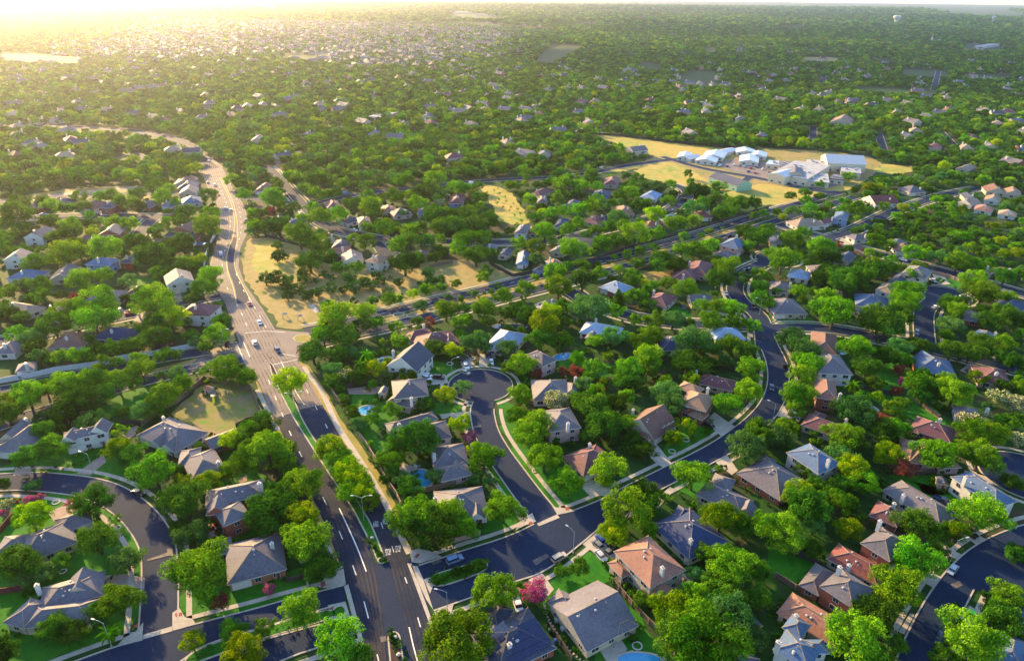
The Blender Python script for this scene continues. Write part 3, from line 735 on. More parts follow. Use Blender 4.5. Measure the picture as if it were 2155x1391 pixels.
HH("white two-storey house with arched entrance", "white two-storey house with arched entry gable and curved path on its lawn", 'grey', 'white', 2, "132 930 228 908 253 884", "", gables=("205 912 6 6 8", "142 930 5 6 8"))
HH("grey house with a round-window gable at left edge", "grey-roofed house with a round-windowed front gable at the left edge", 'grey', 'stone', 1, "-20 950 48 955 105 892", "56 888", gables=("18 930 8 9 0",))
h_solar = len(H)
HH("house with solar panels", "dark-roofed house with two arrays of solar panels beside the boulevard", 'dark', 'brick', 1, "1045 1425 1172 1363 1113 1276|1008 1310 1050 1330 1100 1290", "1072 1362")
HH("big tan and grey gabled house", "large house with steep tan and grey gabled roof and a rear patio", 'grey', 'stone', 1, "1235 1372 1343 1314 1262 1218 G|1152 1268 1198 1292 1215 1258|1300 1338 1345 1316 1325 1290", "", pitch=.44)
HH("two-storey orange-roofed house with blue car", "two-storey house with salmon-orange hip roof and cars packed in its drive", 'terracotta', 'stone', 2, "1291 1160 1368 1238 1441 1197|1384 1258 1416 1237 1392 1206 h 3.4|1278 1184 1308 1216 1326 1203 h 3.2", "1393 1203")
HH("navy-roofed house behind the orange one", "sprawling one-storey house with navy blue roof and white chimney", 'navy', 'cream', 1, "1370 1102 1450 1178 1524 1130|1405 1098 1440 1112 1473 1080", "1453 1142")
HH("grey hip house facing the curved collector", "low grey hip-roofed stone house under a big yellow-green tree", 'grey', 'stone', 1, "1464 1040 1560 1086 1602 1061|1490 1025 1535 1040 1535 1005", "", gables=("1568 1082 5 5 -30",))
HH("grey house with dark red brick wall", "long grey-roofed house with dark red brick side wall and a skylight", 'grey', 'brick', 1, "1549 995 1642 1054 1698 1012|1585 970 1612 985 1625 965", "1683 1018")
HH("blue-roofed white two-storey house", "white two-storey house with blue-slate roof beside a row of dark trees", 'slate', 'white', 2, "1654 952 1722 998 1756 966", "1742 976")
HH("long maroon house by two parked cars", "long low house with maroon roof beside two cars on a corner drive", 'maroon', 'stone', 1, "1685 894 1800 934 1822 911|1690 890 1715 900 1735 872", "1780 888")
HH("dark red hip-roofed house with white addition", "dark red hip-roofed brick house with a small white porch addition", 'maroon', 'brick', 1, "1914 902 2001 932 2016 904|1915 905 1930 912 1938 900 h 2.6", "1977 888")
HH("tan-roofed house with white metal awnings", "tan-roofed house bordered by a broad L-shaped white metal patio roof", 'tan', 'pink', 1, "1912 972 2000 985 1985 935|1880 945 1914 972 1945 928|1975 985 2024 984 2000 955", "")
HH("white two-storey house by the right cul-de-sac", "white two-storey house with blue-grey roof and shuttered windows near the right cul-de-sac", 'slate', 'white', 2, "2000 1003 2097 1069 2128 1046", "2030 1012")
HH("long grey house with white chimney and black windows", "long grey-roofed house with black square windows below the small dark shed", 'grey', 'stone', 1, "1855 1031 1978 1107 2014 1079", "1900 1048")
HH("small maroon house in the row", "maroon-roofed house squeezed between two grey roofs with a white chimney", 'maroon', 'brick', 1, "1828 1084 1888 1110 1912 1079", "1880 1066")
HH("grey house with white and red side wall", "two-storey grey hip-roofed house with a white over red brick side wall", 'grey', 'brick', 2, "1810 1142 1873 1182 1915 1144", "1850 1105")
HH("red-roofed house in the row", "brick-red hip-roofed house between two taller grey roofs in the right row", 'red', 'stone', 1, "1738 1174 1846 1233 1868 1197", "1785 1196")
HH("grey two-storey house with covered patio", "two-storey grey-roofed house with a long low covered patio at its back", 'grey', 'brick', 2, "1724 1233 1796 1281 1846 1243|1680 1230 1723 1254 1751 1202 h 2.9", "1765 1202")
HH("terracotta house above the blue roof", "terracotta hip-roofed house just above the big blue roof", 'terracotta', 'stone', 1, "1634 1288 1758 1363 1786 1314", "1674 1302")
HH("big blue-roofed house at bottom right", "large house with many-hipped blue slate roof at the bottom of the right row", 'slate', 'white', 2, "1626 1366 1702 1412 1750 1378|1645 1320 1685 1345 1690 1305|1700 1375 1746 1375 1720 1345", "1636 1360")
HH("purple-grey roof at the bottom edge", "purple-grey hip roof cut by the bottom edge beside the great oaks", 'dark', 'stone', 1, "1500 1405 1570 1445 1617 1396|1512 1390 1545 1400 1560 1352", "")
HH("dark house at the bottom right corner", "blue-grey hip-roofed house at the bottom right corner of the picture", 'slate', 'tanw', 1, "2085 1385 2160 1420 2200 1368", "")
HH("roof under trees beside the green car", "slate roof half under trees uphill of the lime green car", 'slate', 'stone', 1, "2131 1305 2170 1325 2205 1300", "")
HH("white house with blue roof and dormers", "white two-storey house with blue-grey roof and a row of white dormers", 'dark', 'white', 2, "813 770 878 783 903 745 x", "828 745", pitch=.75, gables=("876 762 2.4 3.5 66 1.2", "882 755 2.4 3.5 66 1.2", "889 748 2.4 3.5 66 1.2", "895 742 2.4 3.5 66 1.2"))
HH("maroon house above the dormered one", "maroon-roofed house with a pale front gable at the top of the cul-de-sac", 'maroon', 'stone', 1, "885 742 972 726 950 696|862 718 915 706 905 690", "892 688", pitch=.6, gables=("944 728 7 7 5",))
HH("pale metal-roofed house on the cul-de-sac", "cream house with big pale blue metal roof facing the cul-de-sac", 'pale', 'cream', 1, "1017 731 1078 743 1107 703", "")
HH("grey house with back pool and pink brick", "grey hip-roofed pink brick house with a white-walled pool behind it", 'grey', 'pink', 2, "1099 750 1141 772 1182 762", "", pitch=.6)
HH("grey two-storey house with tall white chimney", "two-storey grey-roofed house with a tall white chimney stack on its front wall", 'grey', 'stone', 2, "828 840 903 832 890 795|812 846 862 858 850 826 h 3.2", "866 845")
HH("long grey house below the tall chimney", "long grey-roofed house with crossing hips beside the cul-de-sac neck", 'grey', 'white', 1, "820 910 923 882 914 864|878 932 952 920 940 884", "840 898")
HH("grey house with the blue kidney pool", "grey-roofed pink brick house with white dormer beside the kidney-shaped pool", 'grey', 'pink', 1, "912 984 987 974 972 932|928 1014 995 998 985 968", "914 962", gables=("961 988 3 4 5 .8",))
HH("grey corner house above the big leafy cluster", "grey-roofed corner house with small white gable above the big leafy tree cluster", 'grey', 'white', 1, "920 1098 1029 1085 1019 1022", "916 1054", gables=("1004 1092 5 5 6",))
HH("grey house with a white awning", "grey-roofed house with white triangular awning by the pink crepe myrtles", 'grey', 'white', 1, "1122 843 1202 842 1213 798|1190 830 1214 832 1213 806", "1211 800")
HH("pale brick two-storey box house", "pale brick two-storey house with plain grey hip roof and one white chimney", 'grey', 'pink', 2, "1156 909 1224 900 1190 858", "1195 898")
HH("maroon house with the fan-shaped drive", "maroon hip-roofed house at the head of a fan-shaped white drive", 'maroon', 'tanw', 1, "1183 960 1228 1002 1286 961", "1241 940", pitch=.58)
HH("brown house with three small dormers", "steep brown-roofed house with three small dormers and a skylight", 'brown', 'stone', 1, "1378 926 1428 893 1390 842 G|1365 926 1392 912 1372 895", "1332 868", pitch=.75, gables=("1398 898 1.8 3 38 1.6", "1407 893 1.8 3 38 1.6", "1416 888 1.8 3 38 1.6"))
HH("orange-tan two-storey house with black car", "two-storey orange-tan roofed house with a black car on its drive", 'tan', 'brick', 2, "1428 850 1486 867 1513 837|1423 816 1466 832 1480 816|1446 871 1476 885 1485 869 h 3.1", "1489 824")
HH("maroon house behind the orange-tan one", "broad maroon-roofed house with chimney and skylight behind the orange-tan one", 'maroon', 'tanw', 1, "1468 806 1542 824 1567 806", "1465 786")
HH("navy-roofed house among grey-green trees", "navy-roofed house with a white chimney sunk among grey-green trees", 'navy', 'cream', 1, "1393 738 1446 736 1452 706", "1411 715")
HH("small pale blue roofed house", "small house with bright pale blue hip roof just above the collector", 'pale', 'cream', 1, "1505 716 1571 715 1556 690", "1532 704")
HH("wide pale blue house with skylights", "wide house with pale blue roof and a line of skylights", 'pale', 'cream', 1, "1218 700 1300 714 1335 694", "1254 676")
HH("pale blue hip-roofed brick house", "brick house with large pale blue hip roof behind two dark conifers", 'pale', 'brick', 1, "1259 605 1302 620 1343 608", "")
HH("maroon house with white garage and red car", "maroon hip-roofed house with white garage door and a red car", 'maroon', 'cream', 1, "1358 636 1402 647 1411 622", "1376 616")
HH("twin-roofed maroon house", "large maroon-roofed house with a lower front wing and two chimneys", 'maroon', 'pink', 1, "1440 577 1490 584 1504 556|1413 587 1464 593 1476 572", "1451 555;1438 582")
HH("blue-grey hip house beside the avenue", "blue-grey hip-roofed brick house right beside the divided avenue", 'slate', 'pink', 2, "1513 516 1553 525 1583 512", "1550 500")
HH("grey house above the small cul-de-sac", "grey-roofed house in front of the blue-grey one at the small cul-de-sac", 'grey', 'stone', 1, "1496 542 1542 549 1560 536", "")
HH("grey stone house on the corner lawn", "grey hip-roofed house with long pale stone wall on a bright corner lawn", 'grey', 'stone', 1, "1629 661 1701 661 1686 630", "")
HH("grey house above the corner-lawn house", "grey-roofed house with a chimney just above the corner lawn house", 'grey', 'stone', 1, "1618 612 1662 618 1669 598", "1663 600")
HH("pale blue house in the middle right trees", "pale blue roof with a white chimney poking out between dark trees", 'pale', 'cream', 1, "1656 582 1702 590 1707 574", "1690 576")
HH("grey twin-peaked house past the pale one", "grey twin-peaked roof between two clumps of trees right of the pale roof", 'grey', 'stone', 1, "1709 576 1762 578 1766 562", "")
HH("cream two-storey house by the red fence", "cream two-storey house with wide grey roof at the end of the reddish fence", 'grey', 'cream', 2, "1895 576 1946 588 1966 571", "")
HH("black-roofed house beside the cream one", "black-roofed house tucked left of the cream two-storey house", 'dark', 'brick', 1, "1866 594 1894 601 1907 577", "")
HH("small white two-storey house with tan-grey roof", "small white two-storey house with tan-grey roof above the blue roofs", 'sand', 'white', 2, "1841 611 1877 620 1890 604", "")
HH("blue-roofed house beside right cul-de-sac street", "blue hip-roofed house behind a grey gable left of the upper right cul-de-sac", 'slate', 'stone', 1, "1800 642 1872 653 1868 628|1811 663 1848 661 1848 645 g", "1824 648")
HH("navy house at the right edge", "navy-roofed house half out of the right edge above the oaks", 'navy', 'stone', 1, "2084 646 2140 662 2162 640", "")
HH("grey house right of the upper cul-de-sac", "grey hip-roofed brick house to the right of the upper cul-de-sac street", 'grey', 'brick', 1, "2026 673 2070 679 2081 661", "")
HH("blue-grey house below the grey one", "blue-grey roof with white chimney peeking over bright round trees at right", 'slate', 'brick', 1, "2035 706 2086 724 2098 706", "2094 705")
HH("house with white chimneys near the right road", "tan-roofed house with two white chimneys below the right-hand road", 'sand', 'stone', 1, "2095 623 2132 629 2148 615", "2100 612")
HH("brown gabled house at the top of the row", "brown hip-roofed house with a small pool at the top of the row", 'brown', 'stone', 1, "1705 738 1762 748 1738 703", "")
HH("pale two-storey house in the row", "pale two-storey house with tall grey hip roof in the right-hand row", 'grey', 'white', 2, "1722 785 1796 789 1768 748", "")
HH("brown brick house with giant chimney", "brown-roofed brick house with a giant white chimney and pool beside it", 'brown', 'brick', 2, "1717 836 1764 844 1784 806", "1767 836")
HH("blue-slate brick house", "brick house with broad blue-slate hip roof behind rounded shrubs", 'slate', 'brick', 1, "1928 780 2014 793 2006 761", "1975 770", gables=("1962 765 7 7 12",))
HH("maroon house at far right", "maroon-roofed house with white chimney at the far right of the middle row", 'maroon', 'stone', 1, "2058 802 2132 814 2140 784", "2096 790")
HH("small grey house behind blossoming trees", "small grey-roofed house behind pale blossoming trees at right", 'grey', 'white', 1, "2010 876 2064 887 2090 868", "2077 866")
# mid-distance houses
MID = """grey white 2 48 501 90 501 85 485|grey white 2 5 549 53 546 56 532|slate white 1 12 587 73 589 60 569|grey stone 1 100 591 156 587 156 565|blue blue 2 177 557 229 559 236 545|dark brick 1 249 553 277 554 296 537|
maroon stone 1 165 514 216 516 216 500|grey brick 2 205 496 251 494 251 480|brown brick 1 293 521 346 519 346 506|navy brick 1 343 511 406 511 411 496|brown brick 2 360 488 401 490 410 473|
grey white 2 350 601 409 591 396 573|maroon stone 1 262 619 308 621 324 604|grey stone 1 177 634 249 634 241 612|sand white 1 87 660 120 670 156 642|sand stone 1 -8 652 57 664 62 640|maroon white 2 374 663 441 666 433 641|
sand stone 1 280 673 300 694 346 664|navy stone 1 192 713 271 718 263 690|brown white 1 99 733 175 730 166 701|grey white 1 -18 746 31 744 38 718|grey white 1 31 784 73 777 63 762|
brown stone 1 363 391 407 389 407 375|navy stone 1 371 399 412 397 414 384|grey stone 1 375 409 413 407 416 396|blue stone 1 381 431 426 427 424 415|slate white 1 337 433 356 437 359 422|navy brick 2 209 438 236 438 244 424|maroon white 1 164 438 201 441 202 425|grey brick 1 284 436 319 437 319 425|dark brick 1 54 436 83 439 83 421|dark brick 1 109 429 141 431 141 420|
tan white 2 767 550 797 556 809 540|grey white 1 720 553 766 549 771 532|navy stone 1 824 546 851 548 858 533|maroon stone 1 862 541 900 541 903 528|dark stone 1 696 523 731 523 736 506|terracotta stone 1 693 534 741 529 746 519|sand white 1 682 509 706 501 713 492|dark white 1 731 471 762 463 757 448|tan white 2 754 471 781 469 789 456|terracotta tanw 1 802 448 836 446 839 433|grey stone 1 829 456 869 451 867 439|slate stone 1 877 451 901 451 906 439|maroon white 1 689 438 719 435 719 422|navy stone 1 571 469 601 467 616 454|blue stone 1 598 473 623 475 627 460|maroon stone 1 534 403 561 403 563 387|maroon blue 1 944 429 976 429 976 410|grey stone 1 1011 526 1041 528 1046 515|dark stone 1 1045 537 1068 540 1070 526|
blue blue 1 1085 556 1112 557 1110 533|tan white 2 1146 549 1161 559 1179 550|tan stone 1 1180 519 1246 523 1249 506|grey stone 1 1155 530 1185 535 1190 522|grey white 2 1081 491 1106 493 1111 475|red white 1 1111 493 1131 493 1134 477|navy stone 1 1164 477 1186 479 1202 462|maroon stone 1 1224 466 1259 473 1261 458|navy blue 1 1249 463 1276 469 1279 455|tan stone 1 1299 451 1336 451 1339 436|terracotta stone 1 1324 488 1366 488 1369 476|terracotta stone 1 1359 479 1396 477 1396 466|pale stone 1 1399 468 1441 463 1436 451|red stone 1 1474 458 1501 458 1504 442|pale stone 1 1344 416 1379 421 1383 407|navy stone 1 1244 414 1281 417 1283 404|dark stone 1 1187 436 1209 438 1211 422|maroon stone 1 1112 411 1139 415 1141 398|grey stone 1 1131 426 1153 426 1154 414|maroon stone 1 1269 389 1301 391 1301 376|
sand white 1 1677 479 1741 475 1756 460|maroon stone 1 1735 472 1760 466 1768 454|blue blue 2 1754 459 1784 463 1789 450|red white 1 1843 431 1894 429 1886 415|grey stone 1 1914 406 1951 405 1946 394|grey white 1 1799 506 1836 503 1836 492|grey stone 1 1867 513 1894 519 1898 507|brown white 1 1887 529 1936 531 1939 517|tan stone 1 2065 571 2083 577 2098 563|red stone 1 2099 576 2141 579 2146 568|terracotta white 1 2049 441 2089 447 2095 438|sand white 1 2099 451 2139 457 2145 449|tan white 1 2070 421 2104 426 2106 417|brown stone 1 2075 404 2120 408 2120 398|tan stone 1 2110 408 2150 413 2152 403|sand white 1 2015 425 2045 433 2048 424|navy stone 1 1620 512 1647 514 1648 495|dark stone 1 1755 545 1785 552 1785 535|dark stone 1 2030 418 2056 420 2056 411|
grey stone 1 1230 712 1252 716 1252 700|grey stone 1 1125 655 1158 658 1164 640|grey stone 1 1455 640 1500 640 1505 622|grey white 1 1140 650 1175 640 1180 625|sand stone 1 2010 355 2040 360 2045 352|tan stone 1 1745 258 1790 262 1790 252"""
for q in MID.replace('\n', '').split('|'):
    a = q.split()
    if len(a) < 9: continue
    rk = 'slate' if a[0] == 'blue' else a[0]
    H.append((None, None, rk, a[1], int(a[2]), [" ".join(a[3:9]) + (' g' if (float(a[3]) * 7) % 5 < 1.5 else ' h')], [((float(a[3]) + float(a[5])) / 2 + 4, (float(a[4]) + float(a[8])) / 2 - 2)] if float(a[3]) % 3 < 2.4 else [], {'detail': 1}))
# ------------------------------------------------------------------ labels that single things out
LAND = []      # (px, py, short name)
def landmark(px, py, s): LAND.append((px, py, s))
for x, y, s in ((560, 735, "the big pale crossing"), (600, 800, "the median tip below the crossing"), (1010, 810, "the round cul-de-sac"), (1634, 545, "the small far cul-de-sac"),
    (1988, 622, "the upper right cul-de-sac"), (2150, 1000, "the right-edge cul-de-sac"), (338, 1150, "the curved street at lower left"), (805, 1400 - 40, "the bottom planted island"),
    (965, 1205, "the entrance shrub island"), (600, 560, "the dry grass lot"), (1060, 430, "the meadow of young trees"), (1545, 385, "the long school gym roof"),
    (1700, 345, "the flat-roofed school"), (1500, 325, "the white classroom huts"), (450, 860, "the fenced yard with the playset"), (180, 405, "the bare field at upper left"),
    (460, 350, "the far bend of the avenue"), (320, 457, "the upper left junction"), (1600, 690, "the T junction on the right"), (1780, 515, "the diagonal street at right"),
    (1150, 1095, "the cul-de-sac street mouth"), (2080, 1190, "the lower right street fork"), (870, 470, "the oak grove in the middle"), (640, 435, "the sunlit side street"),
    (700, 510, "the curving middle street"), (1430, 430, "the street behind the avenue"), (1945, 425, "the upper right street"), (480, 560, "the dark turn lane"),
    (540, 1300, "the divided entrance street"), (265, 810, "the lower avenue lane"), (120, 790, "the long pale wall"), (1340, 560, "the tree-lined avenue median"), (900, 660, "the avenue median rings")):
    landmark(x, y, s)
USED = {}
ORD = ["", "second ", "third ", "fourth ", "fifth ", "sixth ", "seventh ", "eighth "]
def relation(px, py, lx, ly):
    dx, dy = px - lx, py - ly
    if abs(dx) > abs(dy) * 1.3: return "left of" if dx < 0 else "right of"
    if abs(dy) > abs(dx) * 1.3: return "beyond" if dy < 0 else "in front of"
    return ("up-left of" if dx < 0 else "up-right of") if dy < 0 else ("down-left of" if dx < 0 else "down-right of")
def unique_label(head, px, py, k=9):
    near = sorted(LAND, key=lambda l: (l[0] - px) ** 2 + ((l[1] - py) * 1.2) ** 2)[:k]
    for n_ in range(0, 5):
        for l in near:
            s = f"{head} {relation(px, py, l[0], l[1])} {l[2]}"
            if n_: s = f"{ORD[n_]}{s} counting outward"
            if len(s.split()) <= 16 and s not in USED:
                # counting words are honest only if the nearer ones come first, which the caller's sorting gives
                USED[s] = 1; return s
    s = f"{head} at about {int(px)} {int(py)}"; USED[s] = 1; return s

# ------------------------------------------------------------------ build the houses
n_named = 0
for i, (short, label, roof, wall, st, wings, chim, k) in enumerate(H):
    v = [float(a) for a in wings[0].split()[:6]]
    px, py = (v[0] + v[4]) / 2, (v[1] + v[5]) / 2
    if short: landmark(px, py, "the " + short); USED[label] = 1; n_named += 1
ROOFWORD = {'grey': 'grey', 'dark': 'charcoal', 'navy': 'navy', 'brown': 'brown', 'maroon': 'maroon', 'red': 'red', 'tan': 'orange-tan', 'terracotta': 'terracotta', 'slate': 'blue-grey', 'pale': 'pale blue', 'sand': 'sandy', 'metal': 'white metal'}
WALLWORD = {'white': 'white', 'brick': 'brick', 'orange': 'orange brick', 'stone': 'stone', 'cream': 'cream', 'pink': 'pink brick', 'blue': 'blue-walled', 'mint': 'green', 'tanw': 'tan'}
for i, (short, label, roof, wall, st, wings, chim, k) in enumerate(H):
    v = [float(a) for a in wings[0].split()[:6]]
    px, py = (v[0] + v[4]) / 2, (v[1] + v[5]) / 2
    if not label: label = unique_label(f"{'two-storey ' if st == 2 else ''}{ROOFWORD[roof]}-roofed {WALLWORD[wall]} house", px, py)
    k = dict(k); k.setdefault('group', "houses along the suburban streets")
    res = house(label, short or "house", roof, wall, st, wings, chim, **k)
    if i == h_solar:
        root, roof_o, ridges, RR = res; P0, u, n, L, W = RR[0]
        if W > L: P0, u, n, L, W = P0 + u * L, n, -u, W, L
        base = P0 - root.location; arr = MB(); arr2 = MB()
        def panel(mb, a, b, da, db, zf):
            q = [base + u * x + n * y for x, y in ((a, b), (a + da, b), (a + da, b + db), (a, b + db))]
            zz_ = [3.0 + .14 + zf(x, y) for x, y in ((a, b), (a + da, b), (a + da, b + db), (a, b + db))]
            top = [(p.x, p.y, z_) for p, z_ in zip(q, zz_)]; mb.face(top)
            lo = [(p[0], p[1], p[2] - .08) for p in top]
            for j in range(4): mb.face([lo[j], lo[(j + 1) % 4], top[(j + 1) % 4], top[j]])
        for r_ in range(4):
            for c_ in range(11 - r_ * 2 if r_ else 11):
                panel(arr, W * .30 + r_ * 1.75 + c_ * 1.06 * .98, .9 + r_ * 1.62, 1.0, 1.55, lambda x, y: y * .52)
        for c_ in range(4):
            for r_ in range(6 - c_):
                panel(arr2, .8 + c_ * 1.65, W * .32 + c_ * .9 + r_ * 1.06, 1.55, 1.0, lambda x, y: x * .52)
        arr.build("solar_array", "solar_glass", roof_o); arr2.build("solar_array", "solar_glass", roof_o)

# ------------------------------------------------------------------ trees
def leafmat(name, c1, c2, trans=.26, hv=.25, blossom=None):
    M = bpy.data.materials.new(name); M.use_nodes = True; nt = M.node_tree
    for n in list(nt.nodes): nt.nodes.remove(n)
    out = nt.nodes.new("ShaderNodeOutputMaterial"); oi = nt.nodes.new("ShaderNodeObjectInfo")
    ge = nt.nodes.new("ShaderNodeNewGeometry")
    at = nt.nodes.new("ShaderNodeAttribute"); at.attribute_name = "puff"
    mx = nt.nodes.new("ShaderNodeMix"); mx.data_type = 'RGBA'; mx.inputs[6].default_value = (*c1, 1); mx.inputs[7].default_value = (*c2, 1)
    nt.links.new(at.outputs["Fac"], mx.inputs[0])
    col = mx.outputs[2]
    hs = nt.nodes.new("ShaderNodeHueSaturation")
    def mr(src, a, b):
        q = nt.nodes.new("ShaderNodeMapRange"); q.inputs[3].default_value = a; q.inputs[4].default_value = b; nt.links.new(src, q.inputs[0]); return q.outputs[0]
    nt.links.new(mr(oi.outputs["Random"], .5 - .012 * hv / .25, .5 + .02), hs.inputs["Hue"])
    ml = nt.nodes.new("ShaderNodeMath"); ml.operation = 'MULTIPLY'
    wn_ = nt.nodes.new("ShaderNodeTexWhiteNoise"); wn_.noise_dimensions = '1D'; nt.links.new(oi.outputs["Random"], wn_.inputs["W"])
    nt.links.new(mr(wn_.outputs["Value"], .62, 1.5), ml.inputs[0]); nt.links.new(mr(ge.outputs["Random Per Island"], .65, 1.35), ml.inputs[1])
    nt.links.new(ml.outputs[0], hs.inputs["Value"]); nt.links.new(col, hs.inputs["Color"])
    col = hs.outputs[0]
    if blossom:
        cm = nt.nodes.new("ShaderNodeMath"); cm.operation = 'GREATER_THAN'; cm.inputs[1].default_value = 1 - blossom[1]
        nt.links.new(ge.outputs["Random Per Island"], cm.inputs[0])
        m2 = nt.nodes.new("ShaderNodeMix"); m2.data_type = 'RGBA'; nt.links.new(cm.outputs[0], m2.inputs[0]); nt.links.new(col, m2.inputs[6]); m2.inputs[7].default_value = (*blossom[0], 1)
        col = m2.outputs[2]
    d = nt.nodes.new("ShaderNodeBsdfDiffuse"); t = nt.nodes.new("ShaderNodeBsdfTranslucent"); mxs = nt.nodes.new("ShaderNodeMixShader")
    nt.links.new(col, d.inputs["Color"])
    tcol = nt.nodes.new("ShaderNodeMix"); tcol.data_type = 'RGBA'; tcol.blend_type = 'MULTIPLY'; tcol.inputs[0].default_value = 1
    nt.links.new(col, tcol.inputs[6]); tcol.inputs[7].default_value = (1.9, 1.6, .7, 1)
    nt.links.new(tcol.outputs[2], t.inputs["Color"]); mxs.inputs[0].default_value = trans
    nt.links.new(d.outputs[0], mxs.inputs[1]); nt.links.new(t.outputs[0], mxs.inputs[2]); nt.links.new(mxs.outputs[0], out.inputs[0])
    MATS[name] = M
leafmat("leaf_oak", (.016, .070, .006), (.070, .170, .010))
leafmat("leaf_bright", (.034, .130, .005), (.140, .290, .010), .28)
leafmat("leaf_yellow", (.075, .190, .002), (.230, .330, .004), .34)
leafmat("leaf_grey", (.030, .110, .020), (.080, .190, .045), .3)
leafmat("leaf_juniper", (.030, .095, .014), (.060, .150, .022), .15)
leafmat("leaf_pink", (.05, .13, .02), (.10, .12, .03), .3, blossom=((.50, .07, .30), .62))
leafmat("leaf_red", (.06, .10, .02), (.14, .07, .03), .3, blossom=((.28, .03, .06), .5))
leafmat("leaf_white", (.06, .14, .03), (.09, .17, .05), .3, blossom=((.55, .55, .38), .38))
layered("bark", [(.10, .075, .055), (.06, .045, .035)], [1, 3])

def crown_mesh(name, material, seed, W=1.0, Hh=.62, z0=.25, npuff=26, nleaf=110, leaf=.045, shape='round', pr=(.075, .155)):
    """many leaf-sized faces on many uneven clumps inside a crown volume; unit width"""
    r = random.Random(seed); V = []; F = []; A = []
    pf = []
    for i in range(npuff):
        if shape == 'cone':
            t = (i + .5) / npuff; rr = (1 - t) * .36 + .03; a = i * 2.4 + r.uniform(-.3, .3)
            c = (math.cos(a) * rr * .75, math.sin(a) * rr * .75, z0 + t * Hh); pr_ = .22 * (1 - t) + .07
        else:
            for _ in range(30):
                v = Vector((r.gauss(0, 1), r.gauss(0, 1), r.gauss(0.15, 1))).normalized() * (r.uniform(.35, 1) ** .6)
                if v.z > -.75: break
            ex = .53 - pr[0] * .75
            fl = 1.0 + .16 * math.sin(3 * math.atan2(v.y, v.x) + seed) + r.uniform(-.1, .1)
            c = (v.x * ex * fl, v.y * ex * fl, z0 + Hh / 2 + v.z * (Hh / 2 - pr[0] * .55)); pr_ = r.uniform(*pr)
            if shape == 'bush': c = (c[0], c[1], max(c[2], pr_ * .6))
        pf.append((c, pr_, r.random()))
    k = 0
    for (c, pr_, g) in pf:
        nl = max(8, int(nleaf * (pr_ / .13) ** 2))
        for _ in range(nl):
            d = Vector((r.gauss(0, 1), r.gauss(0, 1), r.gauss(.12, 1))).normalized()
            rad = pr_ * r.uniform(.72, 1.12); sq = .82
            p = Vector((c[0] + d.x * rad, c[1] + d.y * rad, c[2] + d.z * rad * sq))
            n = (d + Vector((r.gauss(0, .3), r.gauss(0, .3), r.gauss(0, .3)))).normalized()
            x = n.orthogonal().normalized(); an = r.uniform(0, 6.28); x = (Matrix.Rotation(an, 3, n) @ x); y = n.cross(x)
            s = leaf * r.uniform(.6, 1.25)
            V += [p - x * s - y * s * .3, p - y * s * .6, p + x * s + y * s * .1, p + y * s * .65]
            F.append((k, k + 1, k + 2, k + 3)); k += 4; A.append(g)
    me = bpy.data.meshes.new(name); me.from_pydata([tuple(v) for v in V], [], F)
    at = me.attributes.new("puff", 'FLOAT', 'FACE'); at.data.foreach_set("value", A)
    me.materials.append(MATS[material]); me.update()
    return me
def trunk_mesh(seed, hr=.42, th=.035):
    r = random.Random(seed); mb = MB()
    top = Vector((r.uniform(-.03, .03), r.uniform(-.03, .03), hr * .6))
    mb.tube((0, 0, -.02), top, th * 1.25, th * .8, 7)
    for i in range(4):
        a = i * 1.57 + r.uniform(-.5, .5); e = top + Vector((math.cos(a) * .2, math.sin(a) * .2, hr * .55))
        mb.tube(top, e, th * .55, th * .25, 5); mb.tube(e, e + Vector((math.cos(a + .5) * .1, math.sin(a + .5) * .1, .1)), th * .25, th * .08, 4)
    return mb.mesh("trunk", "bark")
def palm_meshes():
    mb = MB(); tr = MB(); r = random.Random(5)
    tr.tube((0, 0, 0), (.02, 0, 1.0), .05, .035, 8)
    for i in range(22):
        a = i * 2.4; el = .9 - (i / 22) * 1.7; prev = Vector((.02, 0, 1.0)); w = .07
        for j in range(6):
            el -= .22; nxt = prev + Vector((math.cos(a) * math.cos(el), math.sin(a) * math.cos(el), math.sin(el))) * .11
            s = Vector((-math.sin(a), math.cos(a), 0)); w2 = .09 * (1 - j / 6) + .01
            mb.face([prev - s * w + Vector((0, 0, -.03)), nxt - s * w2 + Vector((0, 0, -.03)), nxt, prev]); mb.face([prev, nxt, nxt + s * w2 + Vector((0, 0, -.03)), prev + s * w + Vector((0, 0, -.03))])
            prev = nxt; w = w2
    me = mb.mesh("crown", "leaf_yellow"); 
    at = me.attributes.new("puff", 'FLOAT', 'FACE')
    return me, tr.mesh("trunk", "bark")
KIND = {  # name, label colour word, material, noun, category
 'o': ("oak_tree", "dark green", "leaf_oak", "oak", .74), 'b': ("broadleaf_tree", "bright green", "leaf_bright", "leafy tree", .82), 'y': ("broadleaf_tree", "yellow-green", "leaf_yellow", "leafy tree", .82),
 't': ("oak_tree", "grey-green", "leaf_grey", "oak", .72), 'j': ("juniper_shrub", "dark", "leaf_juniper", "juniper bush", .8), 'p': ("crepe_myrtle", "pink-flowering", "leaf_pink", "crepe myrtle", .85),
 'r': ("crepe_myrtle", "red-flowering", "leaf_red", "crepe myrtle", .8), 'm': ("blossom_tree", "white-blossoming", "leaf_white", "tree", .7), 'c': ("conifer_tree", "dark conical", "leaf_oak", "evergreen", 1.35),
 's': ("young_tree", "thin young", "leaf_bright", "tree", 1.0), 'P': ("palm_tree", "fan-leaved", None, "palm", 1.1)}
PROTO = {}
